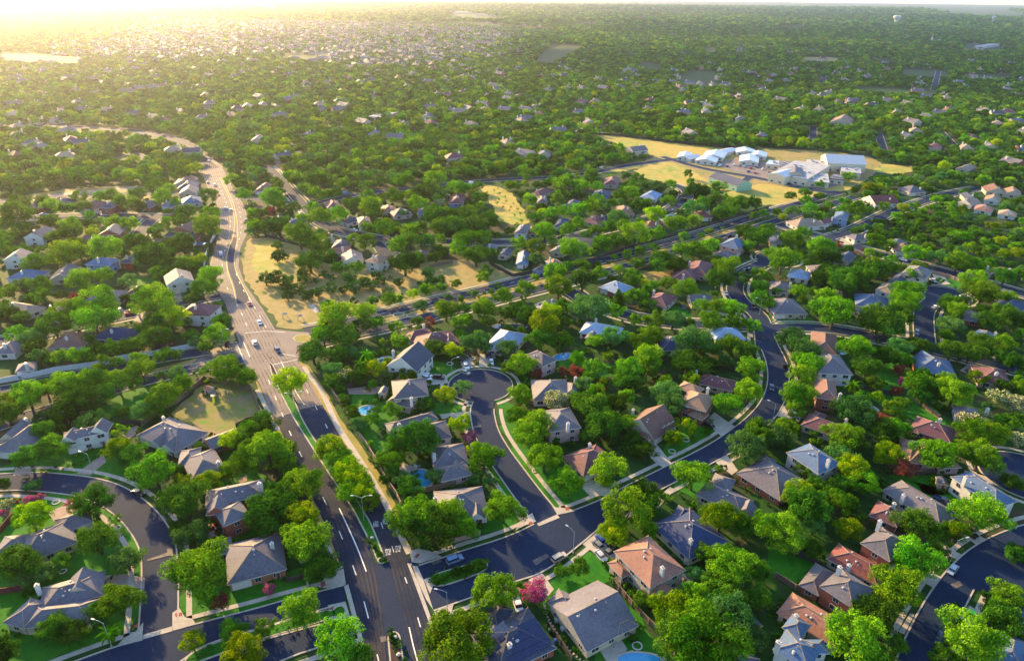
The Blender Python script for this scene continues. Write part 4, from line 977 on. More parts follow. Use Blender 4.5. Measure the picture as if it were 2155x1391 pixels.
def proto(k, hi):
    """list of (crown, trunk) meshes"""
    key = (k, hi)
    if key in PROTO: return PROTO[key]
    if k == 'P': PROTO[key] = [palm_meshes()]; return PROTO[key]
    mt = KIND[k][2]; out = []
    for s in range(4 if k in 'obyt' else 2):
        sd = ord(k) * 17 + s * 5 + hi
        NL = {2: (60, 170, .021), 1: (38, 80, .034), 0: (16, 42, .066)}[hi]
        a = dict(npuff=NL[0], nleaf=NL[1], leaf=NL[2])
        if k == 'c': c = crown_mesh("crown", mt, sd, Hh=1.15, z0=.12, shape='cone', **a); t = trunk_mesh(sd, .3)
        elif k == 'j': c = crown_mesh("foliage", mt, sd, Hh=.78, z0=.0, shape='bush', **a); t = trunk_mesh(sd, .2)
        elif k in 'pr': c = crown_mesh("crown", mt, sd, Hh=.72, z0=.12, **a); t = trunk_mesh(sd, .3, .025)
        elif k == 's': c = crown_mesh("crown", mt, sd, Hh=.75, z0=.35, **dict(a, npuff=max(8, a['npuff'] // 2))); t = trunk_mesh(sd, .55, .03)
        elif k in 'ot': c = crown_mesh("crown", mt, sd, Hh=.56 + .05 * (s % 2), z0=.17, **a); t = trunk_mesh(sd, .36, .04)
        else: c = crown_mesh("crown", mt, sd, Hh=.66 + .06 * (s % 2), z0=.16, **a); t = trunk_mesh(sd, .4, .032)
        out.append((c, t))
    PROTO[key] = out
    return out
TREES = """607 806 66 y;705 955 40 y;721 982 44 b;739 1004 46 y;756 1024 44 b;66 1088 72 y;197 1057 78 o;205 1137 80 o;267 1178 64 t;36 1188 86 o;84 1206 58 t;130 1185 44 o;62 1243 28 o;250 1263 76 b;110 1322 60 o;203 1290 48 o;155 1328 56 o;-2 1376 76 o;420 1203 122 b;405 1130 68 t;388 1055 90 o;243 1095 24 s;
405 1350 52 y;490 1330 54 b;515 1374 84 y;60 1053 26 p;82 1046 22 p;35 1054 15 r;8 1079 22 p;14 1063 28 m;152 1061 28 p;466 1265 38 r;566 1238 28 p;631 1093 84 y;644 1142 92 b;674 1190 78 o;566 1078 100 o;633 1283 80 b;556 1317 42 b;714 1350 94 b;762 1388 62 o;
694 948 58 y;714 968 58 b;729 990 58 y;747 1010 60 y;764 1035 60 y;735 1038 50 b;777 1056 44 y;871 1089 84 b;909 1112 96 o;939 1086 70 b;975 1108 58 b;850 1108 56 b;1059 1070 74 b;1039 1250 90 b;962 1348 142 b;964 1302 44 o;959 1203 24 o;1004 1190 32 o;916 1220 20 o;985 1197 24 o;920 1228 10 o;912 1214 10 o;
1128 1243 52 p;1093 1240 34 o;1318 1078 96 b;1365 1062 62 o;1293 1122 60 y;1368 1118 38 b;1182 1203 34 o;1217 1192 44 o;1518 1085 82 y;1565 1110 60 o;1483 1163 46 b;1541 1190 92 b;1468 1213 44 t;1503 1223 60 o;1463 1253 60 b;1528 1255 80 o;1415 1288 100 y;1478 1345 150 b;1428 1345 110 o;1541 1293 95 t;1573 1332 70 t;1593 1255 64 o;1596 1203 50 o;1348 1263 38 o;1330 1250 24 o;1478 1380 80 o;1610 1100 50 b;1271 1185 12 o;
1643 1120 86 b;1711 1105 52 t;1786 1115 56 y;1703 1064 88 o;1766 1058 60 b;1803 1088 40 o;1928 1110 84 o;1976 1120 44 o;2011 1120 48 y;1923 1175 92 b;1976 1163 40 o;1891 1238 96 b;1843 1293 90 o;1791 1295 30 o;2066 1080 90 b;2143 1168 50 o;2123 1258 70 b;2111 1303 80 o;2043 1343 116 b;1796 1350 112 b;1836 1382 80 o;1886 1355 48 o;1991 1388 60 o;2083 1260 32 o;
108 942 60 b;60 960 64 o;90 908 50 o;120 902 30 b;243 945 52 y;278 960 58 o;325 993 84 b;363 995 44 o;390 1025 60 y;438 1018 54 y;485 990 46 b;418 938 20 b;488 925 46 y;525 907 50 b;527 960 75 b;564 948 84 b;595 945 50 o;554 900 58 o;602 970 44 y;614 1000 48 o;641 1023 72 b;585 1034 60 o;5 1020 30 o;72 1022 32 t;
60 835 64 b;97 818 50 b;140 810 66 b;192 803 56 b;245 800 58 b;297 783 56 b;283 812 28 b;340 792 24 o;372 785 38 t;385 805 44 b;347 835 62 b;305 862 48 t;325 868 44 o;260 868 34 o;160 850 70 o;135 868 60 o;15 850 55 y;15 874 60 o;92 878 40 t;175 835 48 o;215 830 54 o;
220 765 42 b;250 763 26 b;290 758 38 b;342 750 42 b;370 747 28 b;110 758 34 o;130 752 40 b;155 750 40 b;180 748 40 b;207 735 40 b;232 732 40 b;260 730 38 b;278 725 36 b;295 723 40 b;82 750 42 t;72 727 44 o;37 703 44 b;70 710 50 t;185 715 30 o;327 710 58 o;412 720 30 t;400 705 34 o;457 705 48 b;437 730 34 o;462 725 24 m;475 727 18 r;470 775 70 b;515 795 48 b;435 800 14 y;352 727 8 p;343 731 8 p;362 724 8 p;
659 742 60 o;681 710 56 b;724 713 60 o;714 745 40 b;699 778 42 t;699 800 40 o;727 790 32 m;752 795 42 o;789 773 44 y;774 787 12 p;774 743 16 P;759 763 14 P;824 793 28 t;859 790 44 o;841 718 44 b;809 742 28 o;912 735 46 o;949 740 40 y;1002 722 58 t;1069 735 46 t;714 820 24 o;722 838 24 o;727 850 24 o;737 865 28 o;744 875 30 o;754 895 36 t;789 845 16 o;767 848 14 o;789 865 26 o;784 882 34 b;824 862 40 b;880 925 92 o;838 936 60 o;974 815 38 t;937 832 46 y;897 850 38 o;947 882 14 o;969 895 46 y;989 920 30 p;1019 963 66 b;917 1002 40 t;847 1008 38 t;829 973 46 b;807 968 40 o;809 1010 24 o;827 990 34 o;999 1010 24 t;779 935 18 b;1067 775 30 b;
1095 833 50 b;1098 765 56 b;1090 875 50 b;1130 788 26 r;1186 782 24 r;1211 782 32 r;1216 755 38 b;1251 772 42 b;1228 808 40 t;1170 845 50 m;1133 893 66 b;1115 915 70 b;1146 965 72 b;1170 935 32 c;1193 1015 64 b;1280 993 76 b;1248 855 76 o;1273 890 80 o;1218 845 50 o;1233 920 34 o;1331 890 46 b;1318 835 36 b;1298 850 50 o;1328 925 42 o;1336 950 34 o;1358 948 48 o;1326 782 56 b;1313 802 50 o;1341 802 42 o;1366 755 58 b;1366 778 44 o;1288 780 22 o;1273 805 24 y;1263 818 24 r;1403 828 60 t;1411 855 58 t;1401 805 36 b;1453 800 42 b;1461 722 76 t;1448 762 70 o;1536 722 48 b;1568 735 50 o;1503 733 38 o;1578 777 56 b;1576 828 54 b;1533 855 58 b;1446 895 42 y;1416 922 40 y;1393 918 18 o;1458 922 16 o;1485 912 18 o;1458 1000 76 b;1513 988 20 o;1356 1038 66 o;1571 945 76 t;1595 920 60 b;1594 902 48 b;1138 715 58 o;1166 722 40 o;1253 718 40 b;1291 710 54 t;1348 722 50 b;1371 710 50 b;1197 712 14 P;1296 748 12 o;1318 752 18 o;1401 752 24 t;
1668 710 60 t;1686 738 68 t;1703 768 58 b;1688 792 52 b;1678 830 66 b;1803 732 58 b;1826 772 60 o;1861 752 54 o;1893 735 50 t;1903 760 40 o;1841 808 38 o;1836 830 7 c;1796 808 20 P;1788 837 18 o;1796 870 76 t;1878 860 42 b;1898 850 32 o;1898 880 18 o;1893 780 30 r;1901 805 22 p;1886 825 22 r;1938 788 34 o;1993 800 40 b;1931 812 56 b;2006 830 68 b;1976 825 54 o;1941 835 48 o;2056 795 38 b;2101 838 44 m;2138 850 46 m;2111 815 36 o;2146 805 32 b;2038 888 44 m;2078 882 28 m;2046 908 60 b;2091 912 54 b;2116 890 44 b;2141 888 44 o;2143 928 38 m;1971 957 78 b;2063 960 76 b;2018 935 26 b;1886 900 50 b;1858 910 60 o;1861 882 30 r;1868 960 54 y;1903 985 46 r;1776 920 72 b;1796 935 50 o;1771 960 56 t;1796 988 66 y;1821 1018 58 b;1778 1015 48 o;1716 1023 48 o;1751 1028 44 o;1691 990 42 o;1680 1040 60 y;1631 915 66 t;1653 902 50 b;1713 910 22 o;1866 992 14 o;1678 900 18 o;2061 725 50 b;2111 722 46 b;2003 735 58 o;2041 745 50 o;2078 745 44 o;2128 760 54 o;2151 788 30 o;2131 1013 46 o;1928 728 50 o;1948 732 38 o;
35 450 60 b;38 428 48 b;108 435 42 b;143 438 34 o;175 436 34 o;10 473 45 o;105 465 42 o;148 475 44 b;188 453 24 b;150 490 48 o;115 500 40 o;195 483 26 b;235 468 40 b;273 473 44 b;328 488 38 o;228 493 32 t;238 508 28 t;5 503 36 b;143 533 66 b;160 518 50 o;90 528 36 o;73 555 52 b;98 537 28 m;218 525 66 b;283 510 60 o;320 533 80 o;343 552 48 o;360 522 58 o;383 510 52 o;398 548 26 o;300 558 34 t;275 563 24 r;168 585 54 b;220 580 44 b;85 603 50 b;48 598 36 t;15 615 44 b;330 575 38 b;360 570 34 o;385 567 34 o;443 583 54 b;425 605 52 b;83 625 44 b;160 627 26 r;298 613 32 b;320 622 50 b;208 640 74 b;143 660 56 b;198 675 82 b;328 642 80 b;263 628 22 o;25 662 34 o;45 667 34 o;10 655 38 o;360 670 64 y;458 648 28 o;465 678 42 o;395 680 24 t;408 628 38 o;323 690 60 o;115 688 60 b;
325 390 32 b;355 400 34 b;340 415 42 b;368 428 26 b;440 413 40 b;440 455 44 b;435 480 56 b;293 410 40 o;263 425 44 b;290 438 38 o;235 413 38 b;213 415 34 b;165 415 34 b;92 423 34 b;168 368 42 b;210 373 20 y;270 380 22 y;353 445 20 o;350 464 22 b;390 445 38 o;403 450 24 b;513 410 34 b;533 448 30 b;533 475 36 b;487 380 34 b;386 368 34 b;
584 388 36 b;574 420 50 b;552 450 30 o;571 448 26 r;617 438 34 b;592 433 28 b;614 373 38 b;624 380 34 b;664 378 48 o;644 400 34 b;667 408 38 b;689 395 24 t;702 405 26 b;719 390 32 b;747 430 44 o;774 413 34 b;779 433 52 b;699 380 34 b;709 453 48 b;672 458 48 b;639 463 34 b;587 475 58 o;552 478 30 b;632 498 62 b;674 518 50 b;657 438 34 b;774 480 36 b;807 483 46 b;837 485 22 b;864 485 44 b;789 448 40 b;849 450 24 t;829 413 44 b;877 428 44 b;894 405 48 o;929 408 34 t;964 395 50 b;927 428 24 m;847 378 46 b;914 380 48 b;1002 413 26 b;1012 430 18 b;989 430 18 o;914 455 54 o;952 473 60 o;940 455 50 o;977 458 50 o;1002 473 54 o;1027 465 48 o;929 478 50 o;964 483 46 o;884 478 28 o;
772 510 46 b;744 505 34 b;837 515 44 b;864 508 50 o;894 510 44 o;927 503 28 b;964 520 44 b;984 503 58 b;1017 503 44 b;932 533 24 o;1002 538 58 o;1034 533 34 o;852 555 64 o;877 543 40 o;912 543 32 o;
584 513 26 j;582 538 32 j;599 540 18 j;652 550 60 o;689 543 48 o;559 585 36 j;584 580 38 j;637 573 34 j;607 588 28 j;602 600 28 j;637 588 28 j;627 603 28 j;605 620 28 j;648 618 32 j;669 613 28 j;664 590 18 j;683 577 22 j;697 603 28 j;699 585 20 j;714 565 36 b;752 563 34 b;732 583 34 j;724 608 24 j;747 600 36 j;769 593 30 j;784 600 26 j;792 580 28 j;804 590 22 j;821 583 10 j;837 592 24 j;899 573 30 j;889 598 26 j;907 590 28 j;929 588 26 j;816 613 24 j;801 627 14 j;846 619 9 j;744 633 18 j;784 633 24 o;690 643 26 o;
817 630 32 b;836 628 28 b;868 618 28 y;899 610 34 b;929 605 26 b;959 598 26 b;1017 585 32 b;1022 572 32 b;886 643 30 t;922 639 16 o;944 627 20 t;969 627 15 b;997 620 24 t;1019 618 11 o;1033 614 8 o;1049 603 22 t;859 656 8 j;812 666 7 s;877 677 26 o;709 668 80 b;769 660 50 b;789 680 38 b;689 695 44 b;757 690 44 t;834 690 34 b;939 655 48 b;904 676 24 r;969 676 40 b;974 653 34 o;1019 650 48 b;1027 677 34 o;1057 625 44 b;1069 660 38 o;
1106 610 44 b;1098 592 14 c;1126 584 22 b;1168 577 50 b;1176 605 60 b;1226 590 64 o;1263 575 36 b;1195 560 34 o;1225 558 40 o;1255 562 24 o;1303 570 32 b;1328 576 30 b;1343 585 24 b;1282 553 13 o;1293 542 18 b;1322 548 9 o;1346 528 28 b;1374 522 28 b;1439 499 28 b;1493 487 20 b;1469 492 8 s;1521 480 10 b;1391 545 48 o;1423 558 50 o;1388 560 42 o;1438 528 46 b;1468 533 44 o;1493 520 44 b;1508 545 26 o;1573 518 34 b;1571 490 50 o;1598 498 58 o;1586 455 24 b;1606 450 24 b;1526 563 54 b;1543 550 30 b;1510 588 58 o;1446 608 52 b;1406 598 40 o;1378 600 24 b;1301 625 30 c;1333 628 44 o;1363 643 36 o;1243 648 74 t;1293 655 40 b;1158 655 46 y;1186 645 38 o;1093 655 44 o;1115 665 48 o;1336 673 32 b;1376 675 44 b;1416 673 50 t;1448 680 32 o;1476 643 34 b;1506 648 40 b;1538 648 46 b;1496 680 50 b;1548 680 44 b;1561 588 40 t;1598 580 40 b;1601 630 44 b;1598 605 38 o;1586 688 36 b;1146 683 66 y;
1111 370 38 b;1116 420 36 b;1138 438 28 o;1171 420 34 b;1203 414 28 o;1130 462 26 o;1158 450 34 b;1186 445 34 b;1218 440 40 b;1248 435 40 b;1256 420 32 b;1298 458 44 t;1351 433 46 o;1376 453 48 y;1408 425 34 b;1328 408 40 b;1303 413 34 b;1221 393 36 b;1256 393 28 b;1181 385 42 b;1193 483 36 b;1218 470 34 b;1253 488 36 b;1281 480 40 b;1311 475 36 b;1346 468 24 t;1146 485 50 b;1268 513 46 b;1293 508 44 o;1336 495 60 b;1383 493 40 b;1316 508 34 o;1423 473 50 b;1463 465 34 b;1456 440 44 t;1478 428 38 b;1523 448 50 o;1553 430 50 o;1583 430 40 o;1468 403 54 o;1513 395 36 b;1386 395 38 t;1411 390 28 b;1453 383 20 b;1448 366 22 b;1203 525 54 b;1126 520 46 b;1093 513 36 b;1126 545 36 t;1186 503 22 t;1231 498 28 t;1243 530 22 b;
1666 505 50 b;1726 520 58 b;1691 490 34 b;1621 498 20 o;1646 548 66 b;1736 545 64 o;1831 533 26 b;1848 538 24 o;1875 547 28 b;1768 515 20 r;1816 527 9 r;1841 508 40 b;1876 515 28 b;1918 533 44 b;1948 535 34 b;1976 545 44 t;2016 550 50 b;2051 560 40 b;2053 590 54 b;1923 580 40 b;1911 615 66 b;1908 640 60 b;1833 568 60 o;1806 580 60 o;1771 588 60 o;1741 573 46 o;1726 588 50 o;1681 615 40 b;1635 613 26 o;1736 625 44 b;1758 623 26 m;1776 600 60 o;1756 658 76 b;1786 648 28 b;1806 638 18 o;1853 673 80 o;1891 665 60 o;1866 683 70 o;1821 678 38 o;1998 638 44 b;2008 655 46 b;2028 635 28 o;2068 618 66 b;2071 650 30 o;2123 628 38 b;2116 663 58 o;2078 678 50 o;2138 678 50 o;1998 685 50 t;2113 583 50 o;2143 575 30 o;1618 643 30 b;1998 422 28 t;1693 405 30 o;1663 413 24 o;1696 423 28 b;1726 413 26 o;1678 376 20 b;1726 388 20 b;1786 373 28 b;1668 447 32 t;1648 458 20 y;1803 440 44 b;1861 435 26 b;1703 440 34 b;2014 1270 10 o;225 1318 26 P;2125 755 20 b"""
LIST = []
for q in TREES.replace('\n', '').split(';'):
    a = q.split()
    if len(a) < 4: continue
    px, py, w, k = float(a[0]), float(a[1]), float(a[2]), a[3]
    hr = KIND[k][4]
    p = G(px, py, 3.5); depth = PX(p.x, p.y, 3.5)[2]
    for _ in range(3):
        Wm = w * (1.10 if py > 620 else 1.03) * depth / FPX; zc = Wm * (hr * .56 if k != 'P' else 0)
        if k == 'P': Wm = {225: 5.5}.get(int(px), 6.5); zc = Wm
        p = G(px, py, zc); depth = PX(p.x, p.y, zc)[2]
    LIST.append([p.x, p.y, Wm, k, w])
# young trees in the meadow
for x, y in pts("1025 410 1040 405 1052 412 1063 418 1050 425 1066 428 1080 432 1058 441 1072 447 1090 445 1048 400 1060 402 1075 441 1095 456 1083 458 1035 420 1046 433 1098 470 1110 462"):
    p = G(x, y); LIST.append([p.x, p.y, rnd.uniform(2.0, 3.6), 's', 8])
GRID = {}
def gput(x, y, w): GRID.setdefault((int(x // 15), int(y // 15)), []).append((x, y, w))
def gnear(x, y, w, f=.40):
    for i in range(-2, 3):
        for j in range(-2, 3):
            for a, b, c in GRID.get((int(x // 15) + i, int(y // 15) + j), ()):
                if (a - x) ** 2 + (b - y) ** 2 < ((w + c) * f) ** 2: return True
    return False
for t in LIST: gput(t[0], t[1], t[2])
def near_house(x, y, pad, back):
    for cx_, cy_, ux, uy, hl, hw in FOOT:
        dx, dy = x - cx_, y - cy_
        if abs(dx) > 55 or abs(dy) > 60: continue
        for k in (0, back * .5, back):
            ex, ey = dx + k * x / max(1, y) * 1.0, dy + k
            a, b = abs(ex * ux + ey * uy), abs(-ex * uy + ey * ux)
            if a < hl + pad and b < hw + pad: return True
    return False
KEEP = [(min(p.x for p in P), max(p.x for p in P), min(p.y for p in P), max(p.y for p in P), P) for P in FPOLY]
LK = [(min(p.x for p in P), max(p.x for p in P), min(p.y for p in P), max(p.y for p in P), P) for P in LPOLY]
FARF = [GW(s) for s in ("1125 130 1160 95 1228 97 1215 105 1160 133", "1078 55 1175 60 1165 67 1078 63", "540 18 585 25 570 12", "640 118 700 112 695 122 640 124", "960 25 1070 40 1060 48 940 44", "1640 58 1690 57 1700 64 1640 65",
    "2020 92 2110 98 2105 107 2030 104", "1850 125 1880 128 1875 134 1845 133", "1895 145 1990 150 2000 162 1900 158", "2040 158 2130 158 2120 165 2040 163", "0 113 80 114 170 122 165 133 60 131 0 126", "960 47 1075 54 1070 60 1000 58", "1210 50 1255 48 1260 55 1215 57",
    "1335 40 1370 36 1372 44 1340 48", "1480 100 1510 102 1505 110 1485 110", "1800 184 1960 190 1985 196 1890 195 1800 190", "1420 165 1455 150 1500 150 1520 178 1440 180", "1350 20 1400 22 1390 26 1350 25", "600 115 650 118 640 124 590 122", "1350 130 1395 140 1390 148 1345 140", "1880 10 2050 9 2155 30 2155 35 2000 34", "0 10 120 14 120 19 0 19","2030 30 2155 33 2155 40 2050 38")]
KEEP += [(min(p.x for p in P), max(p.x for p in P), min(p.y for p in P), max(p.y for p in P), P) for P in FARF]
SCHOOL = [GW("1395 330 1440 308 1500 318 1560 312 1660 322 1740 322 1845 328 1838 348 1800 360 1790 385 1730 395 1600 384 1590 398 1470 395 1330 345")]
KEEP += [(min(p.x for p in P), max(p.x for p in P), min(p.y for p in P), max(p.y for p in P), P) for P in SCHOOL]
def in_list(L, x, y):
    for x0, x1, y0, y1, P in L:
        if x0 <= x <= x1 and y0 <= y <= y1 and inside(P, x, y): return True
    return False
def clear_view(x, y, h, roads=True):
    """no road or field just behind what this crown would hide"""
    d = math.hypot(x, y); back = h * d / CAMH
    for f in (0, .35, .7, 1.0):
        k = 1 + back * f / d
        if (roads or f == 0) and on_road(x * k, y * k, 1.5): return False
        if in_list(KEEP, x * k, y * k): return False
    return True
HALF = math.tan(math.atan(PW / 2 / FPX)) 
fill_r = random.Random(11)
HSPOT = []
# scattered far houses first, so that trees can stand round them
def suburb(px, py): return inside([(150, 128), (180, 85), (330, 40), (700, 38), (1090, 62), (1080, 95), (980, 120), (960, 140), (740, 140), (560, 118), (420, 125)], px, py)
def hamlet(px, py): return 150 < py < 430
y = 640.0
while y < 3900:
    step = 26 if y < 1400 else 24
    half = y * .80 + 60; x = -half
    while x < half:
        xx, yy = x + fill_r.uniform(-7, 7), y + fill_r.uniform(-7, 7)
        px, py, dz = PX(xx, yy, 0)
        x += step
        if not (-40 < px < 2195 and py > 24): continue
        prob = (.80 if suburb(px + fill_r.gauss(0, 45), py + fill_r.gauss(0, 7)) else 0) or (.15 if py > 150 else .04)
        if 1100 < px < 1700 and 150 < py < 210: prob = .12
        if py > 415 or fill_r.random() > prob: continue
        if on_road(xx, yy, 8) or in_list(KEEP, xx, yy) or near_house(xx, yy, 8, 0): continue
        HSPOT.append((xx, yy, fill_r.uniform(0, 3.14), px, py))
    y += step * .9
for h in HSPOT: GRID.setdefault((int(h[0] // 15), int(h[1] // 15)), []).append((h[0], h[1] - 3, 16))
y = 95.0
while y < 9600:
    sp = 7.5 if y < 1100 else (8.6 if y < 2200 else (13 if y < 3800 else (26 if y < 6800 else 42)))
    half = y * .80 + (40 if y > 900 else 110); x = -half
    while x < half:
        xx, yy = x + fill_r.uniform(-.5, .5) * sp, y + fill_r.uniform(-.5, .5) * sp
        x += sp
        px, py, dz = PX(xx, yy, 4)
        mg = 60 if y > 900 else 420
        if not (-mg < px < 2155 + mg and py < 1850): continue
        w = fill_r.choice((6, 7.5, 9, 10, 11, 12.5)) * (1 if y < 1600 else 1.15) * (1 if y < 2200 else 1.35) * (1 if y < 3800 else 1.7) * (1 if y < 6800 else 1.5)
        if py > 620: w *= .8
        elif py > 400: w *= .8
        if suburb(px + fill_r.gauss(0, 45), py + fill_r.gauss(0, 7)) and fill_r.random() < .68: continue
        if gnear(xx, yy, w, .345 if py < 450 else .38): continue
        hh = w * .7
        if y < 2300:
            if not clear_view(xx, yy, hh, not (px > 1150 and py < 560 and fill_r.random() < .6) and not (py < 330 and px > 480)): continue
            if near_house(xx, yy, w * .48, 14): continue
            if on_road(xx, yy, w * .35): continue
            if py > 560 and in_list(LK, xx, yy): continue
        elif in_list(KEEP, xx, yy): continue
        kk = fill_r.choices("obyt", (5, 4, 1 if y > 400 else .6, 2))[0]
        LIST.append([xx, yy, w, kk, w * FPX / dz]); gput(xx, yy, w)
    y += sp * .8
print("TREES", len(LIST), "HSPOT", len(HSPOT))
# the 300 that show largest stand alone, the rest is one wood
def visible_size(t):
    px, py, dz = PX(t[0], t[1], t[2] * .4)
    if not (-10 < px < 2165 and py < 1400): return -1
    return t[2] * FPX / dz
trees_ = [t for t in LIST if t[3] in 'obytmc']; others = [t for t in LIST if t[3] not in 'obytmc']
trees_.sort(key=lambda t: -visible_size(t))
solo, wood = trees_[:300], trees_[300:]
def size_word(w): return "big" if w > 11.5 else ("medium" if w > 7.5 else "small")
def place_tree(t):
    x, y, W, k, pw = t
    nm, colw, mt, noun, hr = KIND[k]
    s = visible_size(t); hi = 2 if s > 46 else 1
    ms = proto(k, hi if s > 24 else 0); c, tr = ms[int(abs(x * 7 + y * 3)) % len(ms)]
    px, py, _ = PX(x, y, W * hr * .5)
    sc = rnd.uniform(.92, 1.08)
    label = unique_label(f"{size_word(W)} {colw} {noun}" if k not in 'sP' else f"{colw} {noun}", px, py)
    root = empty(nm, (x, y, 0), rnd.uniform(0, 6.28))
    if k == 'P': root.scale = (W, W, W * 1.0 if int(px) > 300 else W * .7)
    else: root.scale = (W, W, W * sc)
    tag(root, label, {'j': 'bush', 'p': 'crepe myrtle', 'r': 'crepe myrtle', 'P': 'palm tree'}.get(k, 'tree'), {'j': "juniper bushes on the dry lot", 'p': "flowering crepe myrtles", 'r': "flowering crepe myrtles", 's': "young trees planted in the meadow", 'P': "palms among the yards"}.get(k, "trees among the houses and streets"))
    link("crown", c, root); link("trunk", tr, root)
if NOTREES: solo = []; others = []; wood = []; HSPOT = HSPOT[:10]
for t in sorted(solo + others, key=lambda t: -visible_size(t)): 
    if t[3] in 'obytmc' or visible_size(t) > 2: place_tree(t)

def scatter(name, rows, protos, label, cat, kindv="stuff"):
    """ONE object: geometry nodes put a prototype on every point; rows = (x, y, z, scale, rot, index)"""
    coll = bpy.data.collections.new(name + "_kinds")
    for i, me in enumerate(protos):
        o = bpy.data.objects.new("%s_kind_%02d" % (name, i), me); coll.objects.link(o)
    me = bpy.data.meshes.new(name); a = np.array(rows, dtype=np.float32)
    me.vertices.add(len(rows)); me.vertices.foreach_set("co", a[:, :3].ravel())
    for nm_, col_, ty in (("sc", 3, 'FLOAT'), ("rt", 4, 'FLOAT'), ("ix", 5, 'INT')):
        at = me.attributes.new(nm_, ty, 'POINT'); at.data.foreach_set("value", a[:, col_].astype(np.int32) if ty == 'INT' else a[:, col_].copy())
    for p_ in protos:
        for mm in p_.materials:
            if mm.name not in [q.name for q in me.materials]: me.materials.append(mm)
    o = link(name, me); tag(o, label, cat, kind=kindv)
    ng = bpy.data.node_groups.new(name + "_nodes", 'GeometryNodeTree')
    ng.interface.new_socket("Geometry", in_out='INPUT', socket_type='NodeSocketGeometry'); ng.interface.new_socket("Geometry", in_out='OUTPUT', socket_type='NodeSocketGeometry')
    N = ng.nodes; Lk = ng.links
    gi, go = N.new("NodeGroupInput"), N.new("NodeGroupOutput"); ci = N.new("GeometryNodeCollectionInfo"); ci.inputs[0].default_value = coll
    ci.inputs[1].default_value = True; ci.inputs[2].default_value = True
    iop = N.new("GeometryNodeInstanceOnPoints"); iop.inputs["Pick Instance"].default_value = True
    m2p = N.new("GeometryNodeMeshToPoints")
    def attr(nm_, ty):
        q = N.new("GeometryNodeInputNamedAttribute"); q.data_type = ty; q.inputs[0].default_value = nm_; return q.outputs[0]
    cx_ = N.new("ShaderNodeCombineXYZ"); Lk.new(attr("rt", 'FLOAT'), cx_.inputs[2])
    Lk.new(gi.outputs[0], m2p.inputs[0]); Lk.new(m2p.outputs[0], iop.inputs["Points"]); Lk.new(ci.outputs[0], iop.inputs["Instance"])
    Lk.new(attr("ix", 'INT'), iop.inputs["Instance Index"]); Lk.new(cx_.outputs[0], iop.inputs["Rotation"]); Lk.new(attr("sc", 'FLOAT'), iop.inputs["Scale"])
    Lk.new(iop.outputs[0], go.inputs[0])
    md = o.modifiers.new("scatter", 'NODES'); md.node_group = ng
    return o
if wood:
    pr = []; off = {}
    for lv in (1, 0):
        for k in "obytmc":
            off[(k, lv)] = len(pr); pr += [c for c, t in proto(k, lv)]
    rows = []
    for t in wood:
        x, y, W, k, pw = t
        lv = 1 if visible_size(t) > 17 else 0; n_ = len(proto(k, lv))
        rows.append((x, y, 0, W, rnd.uniform(0, 6.28), off[(k, lv)] + rnd.randrange(n_)))
    scatter("woodland", rows, pr, "thousands of smaller and farther trees filling the suburb to the horizon", "woodland")
def simple_house(seed, roof, wall):
    r = random.Random(seed); mb = MB(); L, W, hh = r.uniform(14, 19), r.uniform(11, 14), r.choice((3.2, 5.6, 5.6))
    mb.box((0, 0, 0), L - 1, W - 1, hh, 0, 3)
    u, n = Vector((1, 0, 0)), Vector((0, 1, 0)); wing_roof(mb, Vector((-L / 2, -W / 2, 0)), u, n, L, W, hh + .1, 'h' if seed % 3 else 'g', .55)
    mb.box((L * .2, -W * .45, 0), 6, 7, 3, 0, 3); wing_roof(mb, Vector((L * .2 - 3.5, -W * .45 - 4, 0)), u, n, 7, 8, 3.1, 'x', .6)
    mb.box((L * .3, W * .2, 2), 1.3, 1.0, hh + 2.5, 0, 1)
    for sx in (-.3, 0, .3):
        for sy in (-1, 1): mb.box((L * sx, sy * (W / 2 - .47), 1), 1.4, .08, 1.4, 0, 4)
    return mb.mesh("house", ["roof_" + roof, "trim", "wall_" + wall, "wall_" + wall, "window_glass"])
SH = [simple_house(i, r_, w_) for i, (r_, w_) in enumerate((("grey", "stone"), ("grey", "white"), ("brown", "brick"), ("dark", "stone"), ("grey", "cream"), ("maroon", "stone"), ("grey", "brick"), ("sand", "stone")))]
# the distant houses nearest to us stand alone, up to 300 houses in all
HSPOT.sort(key=lambda h: h[1])
nsolo = max(0, 300 - len(H))
for h in HSPOT[:nsolo]:
    s = SH[int(abs(h[0] * 3 + h[1])) % len(SH)]
    o = link("house", s, None, (h[0], h[1], 0)); o.rotation_euler = (0, 0, h[2])
    rw = ROOFWORD[s.materials[0].name[5:]]; o["label"] = unique_label(f"distant {rw}-roofed house", h[3], h[4]); o["category"] = "house"; o["group"] = "distant houses among the trees"
rows = [(h[0], h[1], 0, 1.0 if h[1] < 2500 else 1.15, h[2], int(abs(h[0] * 3 + h[1])) % len(SH)) for h in HSPOT[nsolo:]]
if rows: scatter("distant_houses", rows, SH, "thousands of tiny far houses spread toward the sunlit horizon", "houses")
